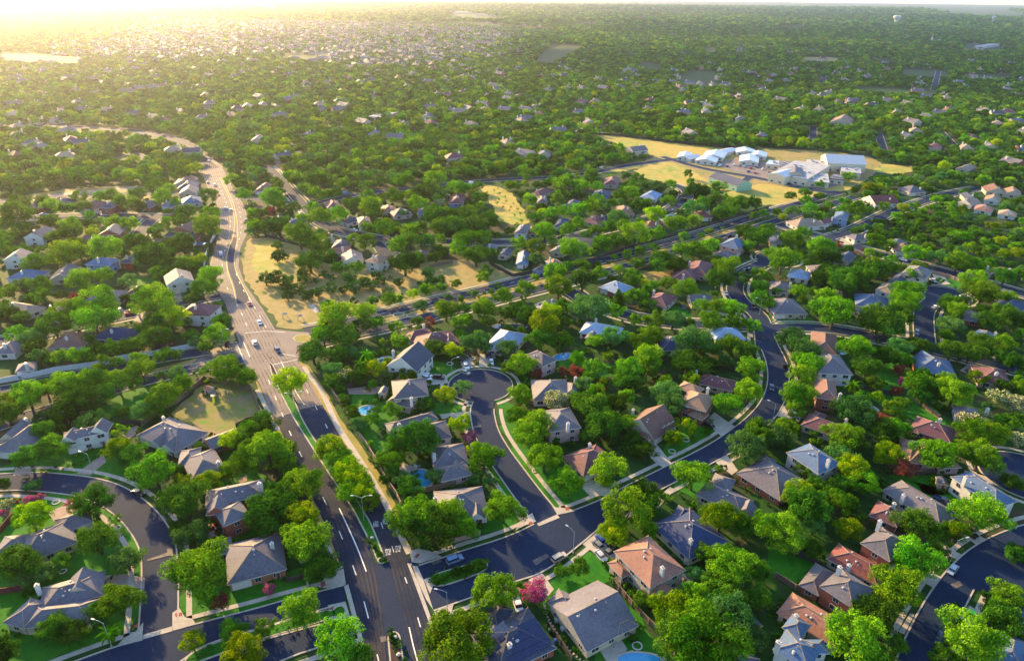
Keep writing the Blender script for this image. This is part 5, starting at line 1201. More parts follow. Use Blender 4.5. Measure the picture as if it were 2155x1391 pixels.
# ------------------------------------------------------------------ fences and walls
mat("fence_wood", (.20, .14, .10), .9, var=.4, scale=3); mat("fence_dark", (.075, .06, .055), .9, var=.4, scale=3); mat("fence_tan", (.40, .26, .20), .9, var=.3, scale=2)
mat("wall_pale", (.55, .57, .60), .8, var=.2, scale=1); mat("fence_red", (.16, .04, .04), .9, var=.3, scale=3)
def fence(s, h, m_, label, name="fence", t=.12, posts=True):
    P = GW(s); base = P[0].copy(); root = empty(name, base); tag(root, label, "wall" if name == "wall" else "fence")
    pb, qb = MB(), MB(); L_ = lerp_poly(P, 2.6)
    for a, b in zip(L_[:-1], L_[1:]):
        mid = (a + b) / 2 - base; d = b - a
        pb.box((mid.x, mid.y, 0), d.length * 1.01, t, h, math.atan2(d.y, d.x))
        pb.box((mid.x, mid.y, h), d.length * 1.01, t + .12, .07, math.atan2(d.y, d.x))
    pb.build("panel", m_, root)
    if posts:
        for a in L_: qb.box((a.x - base.x, a.y - base.y, 0), .22 + t, .22 + t, h + .15, 0)
        qb.build("post", m_, root)["kind"] = "stuff"
for s, h, m_, lb, nm in (
 ("0 807 80 792 122 782 198 772 262 757 320 749 380 738 412 731 428 720", 2.3, "wall_pale", "long pale panel wall running beside the upper avenue lane at left", "wall"),
 ("300 897 345 862 375 848 430 800", 1.9, "fence_wood", "weathered wooden fence on the left side of the playset yard", "fence"), ("430 800 458 805 528 820 540 850 556 880", 2.0, "fence_wood", "grey fence between the playset yard and the crossing corner", "fence"),
 ("556 880 520 888 498 900", 1.9, "fence_dark", "short dark fence closing the playset yard at its lower end", "fence"), ("255 895 280 892 302 894", 1.9, "fence_dark", "dark fence behind the paved drive of the white stone houses", "fence"),
 ("679 790 702 830 712 845 735 882 752 913 769 935 789 968 814 1015 834 1043 850 1078", 1.9, "fence_tan", "long pinkish tan fence between the footpath and the pool gardens", "fence"),
 ("882 1038 920 1030 959 1022", 1.9, "fence_wood", "brown board fence right below the kidney-shaped pool", "fence"), ("952 1143 980 1135 1010 1126", 1.7, "fence_tan", "short pink panel fence behind the corner sidewalk", "fence"),
 ("1310 577 1338 569 1370 560", 2.0, "fence_tan", "brick wall on the near side of the avenue behind a dry yard", "wall"), ("1500 514 1516 509 1530 505", 2.0, "fence_tan", "short brick wall left of the blue-grey avenue house", "wall"),
 ("1078 583 1130 574 1183 563 1250 548 1323 524 1423 496 1503 471 1541 461 1617 439", 1.9, "fence_dark", "long dark wooden fence on the far side of the divided avenue", "fence"),
 ("1754 519 1785 528 1816 540", 2.0, "fence_tan", "reddish fence below the diagonal street near the red bush", "fence"), ("1961 576 1995 585 2028 596", 2.0, "fence_tan", "reddish fence along the diagonal street behind a bright lawn", "fence"),
 ("1656 1158 1690 1174 1725 1192", 1.9, "fence_dark", "dark fence between two back lawns left of the red-roofed house", "fence"), ("1631 1215 1652 1227 1673 1241", 1.9, "fence_wood", "fence below the dark lawn left of the covered patio", "fence"),
 ("1791 817 1835 822 1876 833", 1.9, "fence_dark", "dark fence across the gardens above the oval pool", "fence"), ("1913 835 1945 860 1976 882", 1.9, "fence_wood", "wood fence slanting down past the white garden chairs", "fence"),
 ("1926 1001 1965 998 2001 996", 1.9, "fence_dark", "dark fence below the house with white metal awnings", "fence"), ("1490 772 1520 776 1548 781", 1.9, "fence_dark", "dark fence behind the broad maroon-roofed house", "fence"),
 ("1290 1228 1330 1275 1365 1313 1400 1345", 1.9, "fence_wood", "wood fence between the tan gabled house and the orange one", "fence"), ("1153 1318 1180 1356 1203 1391", 1.9, "fence_dark", "dark fence between the solar house and the stepping-stone path", "fence"),
 ("37 1080 20 1100 0 1124", 1.9, "fence_red", "red-stained fence at the left edge under the pink bushes", "fence"), ("0 1250 25 1247 48 1242", 1.9, "fence_red", "red-stained fence at the left edge beside a dark shrub", "fence"),
 ("559 498 600 510 649 521", 1.9, "fence_dark", "dark fence along the top of the dry lot", "fence"), ("904 564 930 558 952 553", 1.9, "fence_wood", "grey fence under the oaks at the top of the dry lot", "fence"),
 ("1030 556 1055 570 1078 582", 1.9, "fence_dark", "dark fence at the right end of the dry lot", "fence"), ("453 498 438 523 430 563", 1.9, "wall_pale", "pale wall on the left side of the bending avenue", "wall"),
 ("1225 282 1290 286 1360 293 1440 302 1540 312 1600 318", 1.9, "fence_dark", "long dark fence along the far edge of the golden school field", "fence"),
 ("730 818 745 812 800 806", 1.9, "fence_dark", "dark fence behind the garden playhouse", "fence"), ("645 1206 649 1238", 2.2, "wall_stone", "grey stone entrance wall at the boulevard corner", "wall"),
 ("605 1224 630 1220 643 1214", 1.6, "fence_dark", "low dark fence joining the stone entrance wall", "fence")):
    fence(s, h, m_, lb, nm)

# ------------------------------------------------------------------ cars
mat("car_paint", (.5, .5, .5), .28, .6, objcol=True, var=.02, scale=.5); mat("tyre", (.015, .015, .016), .8); mat("rim", (.35, .35, .37), .35, metal=.8)
mat("car_glass", (.01, .014, .02), .06, .8); mat("lamp_red", (.4, .02, .02), .3); mat("lamp_clear", (.8, .8, .78), .2)
def prof(mb, pts_, w, mi=0, taper=1.0):
    """extruded side profile; pts_ = (x, z, halfwidth factor)"""
    n = len(pts_); Lf = [(x, -w / 2 * k, z) for x, z, k in pts_]; Rt = [(x, w / 2 * k, z) for x, z, k in pts_]
    mb.face(Lf, mi); mb.face(Rt[::-1], mi)
    for i in range(n):
        j = (i + 1) % n; mb.face([Lf[j], Lf[i], Rt[i], Rt[j]], mi)
CT = {}
def car_parts(t):
    if t in CT: return CT[t]
    b, g = MB(), MB()
    if t == 'sedan':
        L, w, top = 4.7, 1.82, 1.45
        prof(b, [(-2.3, .3, 1), (2.3, .3, 1), (2.36, .55, .96), (2.25, .78, .94), (1.3, .95, .98), (-1.7, .98, .98), (-2.25, .95, .94), (-2.38, .6, .95)], w)
        prof(b, [(.75, 1.40, .78), (.2, 1.46, .78), (-.75, 1.46, .78), (-1.2, 1.40, .78), (-1.25, 1.36, .79), (.8, 1.36, .79)], w)
        prof(g, [(1.25, .95, .93), (.78, 1.37, .79), (-1.22, 1.37, .79), (-1.85, .97, .93)], w)
    elif t == 'suv':
        L, w, top = 4.9, 1.95, 1.8
        prof(b, [(-2.35, .35, 1), (2.35, .35, 1), (2.42, .65, .96), (2.3, .98, .95), (1.2, 1.12, .98), (-2.35, 1.12, .98), (-2.42, .6, .96)], w)
        prof(b, [(.72, 1.70, .82), (.3, 1.78, .82), (-2.0, 1.78, .82), (-2.2, 1.70, .82)], w)
        prof(g, [(1.2, 1.11, .94), (.75, 1.71, .83), (-2.2, 1.71, .83), (-2.34, 1.11, .94)], w)
        for y_ in (-.62, .62): b.box((-.8, y_, 1.78), 2.0, .06, .07)
    elif t == 'van':
        L, w, top = 5.4, 2.0, 2.2
        prof(b, [(-2.6, .35, 1), (2.6, .35, 1), (2.65, .9, .97), (2.1, 1.2, .98), (1.5, 2.1, .88), (-2.5, 2.2, .88), (-2.65, 1.2, .98)], w)
        prof(g, [(2.12, 1.22, .95), (1.62, 1.95, .93), (1.45, 1.95, .985), (.7, 1.95, .985), (.7, 1.25, .995)], w)
    else:
        L, w, top = 5.5, 1.95, 1.8
        prof(b, [(-2.65, .45, 1), (2.65, .45, 1), (2.72, .75, .96), (2.6, 1.05, .95), (1.3, 1.15, .98), (-.7, 1.15, .98), (-.72, .72, .98), (-2.6, .72, .98), (-2.68, .6, .98)], w)
        for y_ in (-.92, .92): b.box((-1.7, y_, .7), 1.95, .1, .45)
        b.box((-2.65, 0, .7), .1, 1.9, .45)
        prof(b, [(.85, 1.72, .82), (.4, 1.8, .82), (-.5, 1.8, .82), (-.62, 1.72, .82)], w)
        prof(g, [(1.35, 1.14, .94), (.88, 1.73, .83), (-.6, 1.73, .83), (-.72, 1.14, .94)], w)
    hl, tl = MB(), MB(); hl.box((L / 2 - .05, 0, .62), .1, .42, .16); tl.box((-L / 2 + .03, 0, .7), .1, .35, .18)
    wh = MB(); wh.tube((0, -.13, 0), (0, .13, 0), .34, .34, 12, 0); wh.tube((0, -.14, 0), (0, .14, 0), .19, .19, 10, 1)
    CT[t] = (b.mesh("body", "car_paint"), g.mesh("cabin_glass", "car_glass"), wh.mesh("wheel", ["tyre", "rim"]), hl.mesh("headlight", "lamp_clear"), tl.mesh("tail_light", "lamp_red"), L, w)
    return CT[t]
COL = {'white': (.75, .75, .76), 'silver': (.42, .45, .50), 'grey': (.16, .17, .19), 'black': (.012, .013, .016), 'blue': (.01, .05, .35), 'navy': (.015, .03, .10), 'red': (.35, .012, .02), 'tan': (.42, .36, .28), 'lime': (.07, .75, .04), 'bluish': (.16, .26, .42)}
CARS = """957 1177 13 -5 bluish suv;1177 1173 13 -7 tan suv;1267 1137 8 9 blue sedan;1261 1148 8 7 grey sedan;1280 1163 8 7 grey pickup;1264 1169 7 8 silver sedan;1288 1152 7 8 black sedan;1090 1273 4 12 white pickup;290 1036 12 5 black sedan;448 1109 10 -2 red sedan;470 1113 8 -2 black suv;
525 639 8 18 red sedan;546 678 8 18 white sedan;536 721 -4 -14 white suv;584 737 12 14 navy suv;465 535 -2 -14 silver van;474 438 -4 -12 silver sedan;486 442 4 12 silver sedan;517 464 -1 -12 grey sedan;437 384 -4 -10 grey sedan;452 390 4 10 white suv;424 321 6 5 navy sedan;443 334 8 6 grey sedan;439 339 6 6 white sedan;527 431 14 -1 silver sedan;
981 771 5 9 white suv;979 783 10 4 tan sedan;900 789 12 4 white sedan;898 796 8 4 white suv;924 794 12 1 black suv;969 756 6 7 black sedan;979 751 6 6 navy sedan;1026 747 -2 8 navy sedan;1037 749 2 8 black suv;1034 761 1 8 white sedan;
1491 894 12 5 black sedan;1624 815 1 11 navy sedan;1651 768 -2 -9 black suv;1678 866 11 3 bluish sedan;1673 874 11 4 bluish suv;1929 700 0 9 grey suv;2005 1198 -7 9 silver sedan;1980 1342 -5 12 navy sedan;2046 1293 11 5 lime sedan;2040 1121 8 5 black suv;1984 1054 11 6 navy pickup;
1632 523 1 8 silver sedan;1901 546 12 4 white sedan;1964 590 9 5 white sedan;2029 623 8 0 white sedan;1968 646 7 -4 white sedan;2070 578 8 -2 white van;1661 387 10 3 black sedan;1108 501 4 7 silver sedan;1153 500 9 1 blue sedan;1535 496 12 -3 black sedan;1438 646 3 7 navy sedan;1396 660 2 6 red sedan;1528 617 1 7 white sedan;1585 644 1 7 black suv;1567 569 8 -4 black sedan;1577 567 8 -4 navy suv;
1328 453 8 2 navy sedan;1342 456 8 1 grey sedan;1433 412 8 -1 red sedan;1441 420 9 -1 black suv;1416 443 8 -3 bluish sedan;1266 352 8 -2 white sedan;1231 357 8 -1 grey sedan;1103 388 8 1 silver sedan;728 407 10 -1 bluish van;993 386 9 0 white van;758 491 10 2 black suv;746 484 8 2 white sedan;826 494 6 -4 black suv;849 494 6 -4 grey pickup;
634 448 3 6 silver sedan;866 414 6 4 white sedan;932 393 8 0 black sedan;939 392 8 0 grey sedan;664 453 8 -2 tan sedan;91 451 7 0 bluish sedan;220 452 9 0 silver sedan;252 652 5 6 navy sedan;274 657 10 -3 red pickup;213 448 8 0 white sedan;2100 405 8 2 white sedan;1866 420 6 3 red sedan;1836 464 8 -2 navy sedan;1700 358 6 1 black suv;1730 366 6 1 grey sedan"""
TY = {'sedan': 'car', 'suv': 'sport utility car', 'van': 'van', 'pickup': 'pickup truck'}
for q in CARS.replace('\n', '').split(';'):
    a = q.split(); px, py, dx, dy = map(float, a[:4]); col, ty = a[4], a[5]
    body, glass, wheel, hl, tl, L, w = car_parts(ty)
    p0, p1 = G(px, py, .7), G(px + dx, py + dy, .7); an = math.atan2(p1.y - p0.y, p1.x - p0.x)
    cn = {'bluish': 'silver-blue', 'navy': 'dark blue', 'lime': 'lime green'}.get(col, col)
    r = empty({'sedan': 'car', 'suv': 'car', 'van': 'van', 'pickup': 'pickup_truck'}[ty], (p0.x, p0.y, .1), an)
    tag(r, unique_label(f"{cn} {TY[ty]}", px, py), {'pickup': 'pickup truck', 'van': 'van'}.get(ty, 'car'), "cars on the streets and drives")
    o = link("body", body, r); o.color = (*COL[col], 1); link("cabin_glass", glass, r)
    for sx in (-1, 1):
        for sy in (-1, 1): link("wheel", wheel, r, (sx * L * .31, sy * (w / 2 - .12), .34))
    if py > 500:
        for sy in (-1, 1): link("headlight", hl, r, (0, sy * w * .33, 0)); link("tail_light", tl, r, (0, sy * w * .35, 0))

# ------------------------------------------------------------------ pools
mat("pool_water", (.02, .22, .45), .05, .6, col2=(.03, .30, .52), scale=.5); mat("pool_dark", (.01, .06, .09), .05, .6)
def pool(px, py, a, b, an, label, kid=.25, m_="pool_water"):
    c = G(px, py); r = empty("swimming_pool", (c.x, c.y, .12)); tag(r, label, "pool")
    P = []
    for i in range(36):
        t = 2 * math.pi * i / 36; k = 1 + kid * math.cos(2 * t + .6) * .5 + kid * .6 * math.cos(t)
        x, y = math.cos(t) * a * k, math.sin(t) * b * k; ca, sa = math.cos(an), math.sin(an)
        P.append(Vector((x * ca - y * sa, x * sa + y * ca, 0)))
    w_, c_ = MB(), MB()
    w_.face([(p.x, p.y, .05) for p in P])
    for i in range(36):
        p, q = P[i], P[(i + 1) % 36]; k = 1.17
        c_.face([(p.x, p.y, .14), (p.x * k, p.y * k, .14), (q.x * k, q.y * k, .14), (q.x, q.y, .14)]); c_.face([(p.x, p.y, 0), (p.x, p.y, .14), (q.x, q.y, .14), (q.x, q.y, 0)])
        c_.face([(p.x * k, p.y * k, 0), (q.x * k, q.y * k, 0), (q.x * k, q.y * k, .14), (p.x * k, p.y * k, .14)])
    w_.build("water", m_, r); c_.build("coping", "concrete", r)
pool(880, 1008, 3.6, 5.2, .2, "kidney-shaped blue pool beside the pink brick house"); pool(772, 864, 3.3, 3.3, 0, "small round blue pool ringed by garden trees", .1)
pool(1822, 858, 3.6, 2.6, -.5, "turquoise oval pool under a wide grey-green tree", .12); pool(419, 513, 4.2, 2.6, 0, "bright blue pool beside the bending avenue wall", .2)
pool(1343, 1392, 5.0, 2.6, 0, "turquoise pool cut by the bottom edge of the picture", .2); pool(805, 758, 3.6, 2.6, .6, "blue pool behind the house with white dormers", .1)
pool(1181, 752, 4.2, 2.8, .7, "blue pool behind the pink brick hip-roofed house", .2); pool(1764, 742, 2.6, 2.2, 0, "tiny turquoise pool below the brown gabled house", .2)
pool(1066, 688, 6.5, 3.4, .1, "dark teal freeform pool behind the pale metal roof", .35, "pool_dark"); pool(2037, 812, 2.5, 2.0, .1, "small white-edged pool near the maroon far-right house", .1)
c = G(760, 247); 
# ------------------------------------------------------------------ street furniture
mat("lamp_pole", (.32, .38, .40), .5, .5, metal=.4); mat("lamp_glass", (.42, .44, .45), .4); mat("sign_yellow", (.80, .45, .01), .5); mat("sign_red", (.6, .02, .02), .5); mat("cone_orange", (.8, .08, .03), .6)
mat("signal_dark", (.04, .04, .035), .5)
def lamp(px, py, h, arms, label):
    p = G(px, py); r = empty("street_lamp", (p.x, p.y, .0)); tag(r, label, "street lamp", "street lamps")
    mb = MB(); mb.tube((0, 0, 0), (0, 0, .5), .2, .2, 8); mb.tube((0, 0, .5), (0, 0, h), .085, .055, 8); mb.build("pole", "lamp_pole", r)
    for an in arms:
        d = Vector((math.cos(an), math.sin(an), 0)); am = MB(); am.tube(Vector((0, 0, h - .1)), d * 1.3 + Vector((0, 0, h + .45)), .05, .045, 6); am.tube(d * 1.3 + Vector((0, 0, h + .45)), d * 2.4 + Vector((0, 0, h + .6)), .045, .04, 6)
        ao = am.build("arm", "lamp_pole", r); hd = MB(); e = d * 2.75; hd.box((e.x, e.y, h + .52), .9, .32, .16, an); hd.build("lamp_head", "lamp_glass", ao)
lamp(766, 1096, 9, (3.1, .1), "double-armed street lamp on the median by the STOP lettering"); lamp(624, 872, 9, (3.3, .3), "double-armed street lamp on the narrow green median")
lamp(235, 1360, 8, (2.9,), "street lamp beside the palm at the lower left corner"); lamp(197, 997, 8, (2.9,), "street lamp at the foot of the paved drive on the left curve")
lamp(1206, 1164, 8, (2.4,), "street lamp on the verge above the parked tan car"); lamp(951, 792, 8, (.3,), "street lamp at the cul-de-sac beside a small tree")
lamp(1625, 888, 8, (2.6,), "street lamp on the collector bend near two bluish cars"); lamp(1999, 1182, 8, (.2,), "street lamp by the silver car on the lower right street")
lamp(1598, 662, 8, (2.8,), "street lamp above the T junction on the right"); lamp(942, 1293, 8, (3.0,), "street lamp on the red ramp corner below the shrub island")
lamp(475, 742, 11, (.0,), "tall lamp pole by the red bush at the big crossing"); lamp(1256, 372, 9, (2.8,), "street lamp at the upper street bend near the school")
for i, (x, y) in enumerate(pts("350 386 858 412 985 425 1015 440 575 500 700 410 1013 322 960 318 110 388 85 388 150 385")):
    p = G(x, y); r = empty("utility_pole", (p.x, p.y, 0)); tag(r, unique_label("thin utility pole", x, y), "utility pole", "utility poles")
    mb = MB(); mb.tube((0, 0, 0), (0, 0, 10), .18, .12, 6); mb.build("pole", "bark", r); mb = MB(); mb.box((0, 0, 9.2), 2.4, .15, .15); mb.build("crossarm", "bark", r)
def sign(px, py, h, m_, label, n=8, cat="sign", w=.75, txt=None):
    p = G(px, py); r = empty("road_sign", (p.x, p.y, 0)); tag(r, label, cat); mb = MB(); mb.tube((0, 0, 0), (0, 0, h), .04, .04, 6); mb.build("post", "lamp_pole", r)
    mb = MB(); mb.tube((0, -.03, h), (0, -.07, h), w / 2, w / 2, n); pl = mb.build("sign_plate", m_, r)
    if txt:
        cu = bpy.data.curves.new("lettering", 'FONT'); cu.body = txt; cu.align_x = 'CENTER'; cu.align_y = 'CENTER'; cu.size = .28; o = bpy.data.objects.new("t", cu); MAIN.objects.link(o); bpy.context.view_layer.update()
        me = bpy.data.meshes.new_from_object(o); bpy.data.objects.remove(o); me.materials.clear(); me.materials.append(MATS["paint_white"]); o = link("lettering", me, pl, (0, -.08, h)); o.rotation_euler = (math.pi / 2, 0, 0)
sign(856, 1152, 1.9, "sign_yellow", "yellow diamond warning sign at the boulevard corner", 4, w=1.1); sign(572, 762, 2.2, "sign_red", "red stop sign on the median tip at the crossing", txt="STOP"); sign(626, 752, 2.2, "sign_red", "red stop sign on the right side of the crossing", txt="STOP")
p = G(1079, 1218); r = empty("traffic_cone", (p.x, p.y, .1)); tag(r, "orange traffic cone on the asphalt near the pink crepe myrtle", "traffic cone"); mb = MB(); mb.box((0, 0, 0), .5, .5, .06); mb.tube((0, 0, .06), (0, 0, .85), .2, .04, 10); mb.build("cone", "cone_orange", r)
for i, (x, y, lb) in enumerate(((783, 1134, "upper white boulder in the median planting bed"), (800, 1179, "lower white boulder in the median planting bed"), (832, 1343, "larger white boulder on the bottom planted island"), (839, 1380, "smaller white boulder on the bottom planted island"))):
    p = G(x, y); bm = bmesh.new(); bmesh.ops.create_icosphere(bm, subdivisions=2, radius=.55); r_ = random.Random(i)
    for v in bm.verts: v.co *= r_.uniform(.8, 1.15); v.co.z *= .55
    me = bpy.data.meshes.new("boulder"); bm.to_mesh(me); me.materials.append(MATS["chimney_paint"]); o = link("boulder", me, None, (p.x, p.y, .6)); tag(o, lb, "boulder", "white boulders in the median beds")
def ring(px, py, r0, label):
    p = G(px, py); mb = MB()
    for i in range(20):
        t, u = 2 * math.pi * i / 20, 2 * math.pi * (i + 1) / 20; q = [(math.cos(t) * r0, math.sin(t) * r0), (math.cos(t) * (r0 + .3), math.sin(t) * (r0 + .3)), (math.cos(u) * (r0 + .3), math.sin(u) * (r0 + .3)), (math.cos(u) * r0, math.sin(u) * r0)]
        mb.face([(a, b, .18) for a, b in q]); mb.face([(q[1][0], q[1][1], 0), (q[2][0], q[2][1], 0), (q[2][0], q[2][1], .18), (q[1][0], q[1][1], .18)]); mb.face([(q[3][0], q[3][1], 0), (q[0][0], q[0][1], 0), (q[0][0], q[0][1], .18), (q[3][0], q[3][1], .18)])
    tag(mb.build("stone_ring", "chimney_paint", None, (p.x, p.y, .06)), label, "stone ring", "stone tree rings")
for x, y, r0, lb in ((839, 663, 2.6, "stone ring on the avenue median, left of the other two"), (867, 664, 2.4, "stone ring on the avenue median, between the other two"), (911, 653, 2.4, "stone ring on the avenue median below a blue-green tree"), (118, 1057, .9, "white stone ring on the lawn inside the left curve"),
    (249, 1110, .6, "small stone ring under the thin young tree at left"), (133, 1202, .7, "stone ring on the dark lawn between two lower-left houses"), (1414, 950, 1.0, "stone ring at the foot of the yellow-green front-yard tree"), (1444, 926, 1.0, "stone ring at the foot of the tree right of the dormered brown house"),
    (947, 766, 1.2, "white ring around the tree left of the cul-de-sac drives"), (995, 755, .9, "white ring around the tree between two cul-de-sac drives"), (1066, 760, .9, "white ring around the tree right of the cul-de-sac drives"), (640, 1178, 1.0, "stone ring around the street tree beside the long brick house"), (1341, 1359, 1.0, "white ring with a shrub on the back lawn by the bottom pool")): ring(x, y, r0, lb)
# shed, playset, playhouse, gazebo-like roofs
def hut(name, wing, roof, wall, label, cat, h=2.3, pitch=.6, kind='g'):
    P0, u, n, L, W = rect_px([float(v) for v in wing.split()], h); cc = P0 + u * L / 2 + n * W / 2; cc.z = 0
    r = empty(name, cc); tag(r, label, cat); wb, rb = MB(), MB(); Q0 = Vector((P0.x - cc.x, P0.y - cc.y, 0)); o = .25
    q = [Q0 + u * a + n * b for a, b in ((o, o), (L - o, o), (L - o, W - o), (o, W - o))]; wb.prism(q, 0, h - .1)
    wing_roof(rb, Q0, u, n, L, W, h, kind, pitch); wo = wb.build("wall", "wall_" + wall, r); rb.build("roof", ["roof_" + roof, "trim", "wall_" + wall, "trim"], r)
    m_ = Q0 + u * L / 2 + n * o; d = link("door", DOOR, r, (m_.x, m_.y, 0)); d.rotation_euler = (0, 0, math.atan2(-n.y, -n.x) - math.pi / 2); FOOT.append((cc.x, cc.y, u.x, u.y, L / 2, W / 2))
    return r
hut("garden_shed", "427 819 437 822 443 813", 'red', 'white', "small white shed with red-brown roof in the playset yard", "shed")
hut("playhouse", "795 828 811 829 811 815", 'grey', 'stone', "small grey garden playhouse on a pink paved terrace", "playhouse", 2.8)
hut("garden_shed", "1975 1018 1998 1022 2000 1008", 'dark', 'tanw', "small black-roofed garden shed on the lawn of the long grey house", "shed")
hut("garden_shed", "1120 568 1135 572 1134 562", 'grey', 'blue', "small pale blue shed at the fence of the dry yard", "shed")
hut("garden_pavilion", "1340 1300 1382 1330 1395 1310".replace("1340", "1550").replace("1382", "1580").replace("1395", "1600"), 'dark', 'tanw', "dark roofed garden pavilion between the oaks at bottom right", "pavilion", 2.6)
p = G(450, 838); r = empty("play_set", (p.x, p.y, .05), .4); tag(r, "wooden playset with bright yellow slide on the dry back lawn", "playset")
mb = MB(); mb.box((0, 0, 1.4), 2, 2, .15)
for sx in (-.9, .9):
    for sy in (-.9, .9): mb.box((sx, sy, 0), .14, .14, 3.0)
mb.build("platform", "lamp_pole", r); mb = MB(); wing_roof(mb, Vector((-1.2, -1.2, 0)), Vector((1, 0, 0)), Vector((0, 1, 0)), 2.4, 2.4, 3.0, 'g', .8); mb.build("roof", ["fence_wood", "fence_wood", "fence_wood", "fence_wood"], r)
mb = MB(); mb.face([(-.5, -1, 1.5), (-.5, -4.2, .2), (.4, -4.2, .2), (.4, -1, 1.5)]); mb.face([(-.5, -1, 1.8), (-.5, -4.2, .5), (-.5, -4.2, .2), (-.5, -1, 1.5)]); mb.face([(.4, -1, 1.5), (.4, -4.2, .2), (.4, -4.2, .5), (.4, -1, 1.8)]); mat("slide_yellow", (.9, .7, .01), .4); mb.build("slide", "slide_yellow", r)
mb = MB(); mb.tube((1, 0, 2.6), (5, 0, 2.6), .07, .07, 6)
for sy in (-1.2, 1.2): mb.tube((5, 0, 2.6), (5.2, sy, 0), .06, .06, 6)
for x in (2.2, 3.4): mb.tube((x, -.2, 2.6), (x, -.2, .6), .02, .02, 4); mb.tube((x, .2, 2.6), (x, .2, .6), .02, .02, 4); mb.box((x, 0, .55), .25, .5, .05)
mb.build("swing_frame", "lamp_pole", r)
for x, y, lb in ((600, 668, "left white A-frame sign frame on the dry lot"), (632, 672, "right white frame sign on the dry lot")):
    p = G(x, y); r = empty("sign_board", (p.x, p.y, 0), .5); tag(r, lb, "sign"); mb = MB()
    for a in (-1, 1): mb.tube((a * 1.3, .5, 0), (a * .6, 0, 2.8), .09, .09, 5); mb.tube((a * 1.3, -.5, 0), (a * .6, 0, 2.8), .09, .09, 5)
    mb.build("post", "chimney_paint", r); mb = MB(); mb.box((0, 0, 1.4), 2.0, .12, 1.2); mb.build("board", "chimney_paint", r)
# ------------------------------------------------------------------ school and its huts
def block(name, wing, h, wall, label, cat, roofm="roof_flat", parapet=.5, units=3, kind=None, pitch=.3, group=None):
    P0, u, n, L, W = rect_px([float(v) for v in wing.split()], h); cc = P0 + u * L / 2 + n * W / 2; cc.z = 0
    r = empty(name, cc); tag(r, label, cat, group); Q0 = Vector((P0.x - cc.x, P0.y - cc.y, 0)); wb = MB()
    q = [Q0 + u * a + n * b for a, b in ((0, 0), (L, 0), (L, W), (0, W))]; wb.prism(q, 0, h - .05); wb.build("wall", "wall_" + wall, r); rb = MB()
    if kind: wing_roof(rb, Q0 - u * .4 - n * .4, u, n, L + .8, W + .8, h, kind, pitch); ro = rb.build("roof", [roofm, "trim", "wall_" + wall, "trim"], r)
    else:
        rb.prism([Q0 + u * a + n * b for a, b in ((-.2, -.2), (L + .2, -.2), (L + .2, W + .2), (-.2, W + .2))], h - .3, h + parapet); ro = rb.build("roof", [roofm], r); rr = random.Random(int(L * 7))
        for i in range(units):
            m_ = MB(); c_ = Q0 + u * rr.uniform(.15, .85) * L + n * rr.uniform(.2, .8) * W; m_.box((c_.x, c_.y, h + parapet), 2.2, 1.6, 1.2, math.atan2(u.y, u.x)); m_.build("rooftop_unit", "vent_metal", ro)
    nw = max(2, int(L / 6))
    for i in range(nw):
        pp = Q0 + u * (L * (i + .5) / nw); o = link("window", winmesh(2.1, 1.4), r, (pp.x, pp.y, 1)); o.rotation_euler = (0, 0, math.atan2(-n.y, -n.x) - math.pi / 2)
    FOOT.append((cc.x, cc.y, u.x, u.y, L / 2, W / 2))
mat("metal_white", (.36, .41, .48), .35, .6, metal=.1, var=.1, scale=.3)
block("school_building", "1622 366 1700 378 1765 352", 6, "cream", "low cream school building with broad white flat roof", "school", units=8); block("school_wing", "1700 382 1745 386 1775 370", 4.5, "cream", "front wing of the school with flat white roof and entrance", "school", units=3)
block("school_gym", "1742 343 1823 347 1830 334", 8, "cream", "long school gym with pale metal gable roof behind the main block", "school gym", "metal_white", kind='g', pitch=.35)
block("school_hall", "1618 366 1652 373 1668 358", 7, "cream", "cream school hall with low gable roof at the left end of the school", "school", "metal_white", kind='g', pitch=.3); block("school_annex", "1655 366 1690 369 1700 358", 7.5, "stone", "school classroom annex with grey roof in front of the main block", "school", "roof_grey", kind='g', pitch=.4)
block("green_hall", "1492 373 1551 392 1578 386", 5, "mint", "mint green gabled hall with a very long dark roof on the golden field", "hall", "roof_dark", kind='g', pitch=.45)
for i, (w_, lb) in enumerate((("1425 331 1451 333 1450 322", "leftmost white classroom hut at the edge of the school field"), ("1452 335 1478 332 1472 324", "second white classroom hut from the left of the school row"), ("1463 338 1506 342 1510 333", "long white classroom hut nearest the car park"), ("1478 329 1522 333 1530 322", "long white classroom hut behind the one nearest the car park"),
    ("1506 318 1528 322 1534 313", "small white classroom hut farthest up the school field"), ("1550 321 1592 323 1594 315", "white classroom hut right of the gap with metal roof"), ("1556 340 1596 343 1598 330", "white classroom hut at the right end beside the school"), ("1576 328 1612 331 1614 322", "white classroom hut between the right end hut and the field"))):
    block("classroom_hut", w_, 3.2, "white", lb, "classroom", "metal_white", kind='g', pitch=.25, group="white classroom huts by the school")
sheet("car_park", [GW("1500 346 1560 332 1612 345 1655 366 1610 376 1540 360"), GW("1745 388 1800 362 1770 390 1740 396 1690 396"), GW("1700 386 1740 392 1735 400 1640 388 1620 380 1660 378")], "old_asphalt", .12)
sheet("running_track", [GW("60 414 290 392 295 396 70 419")], "pavers", .1)
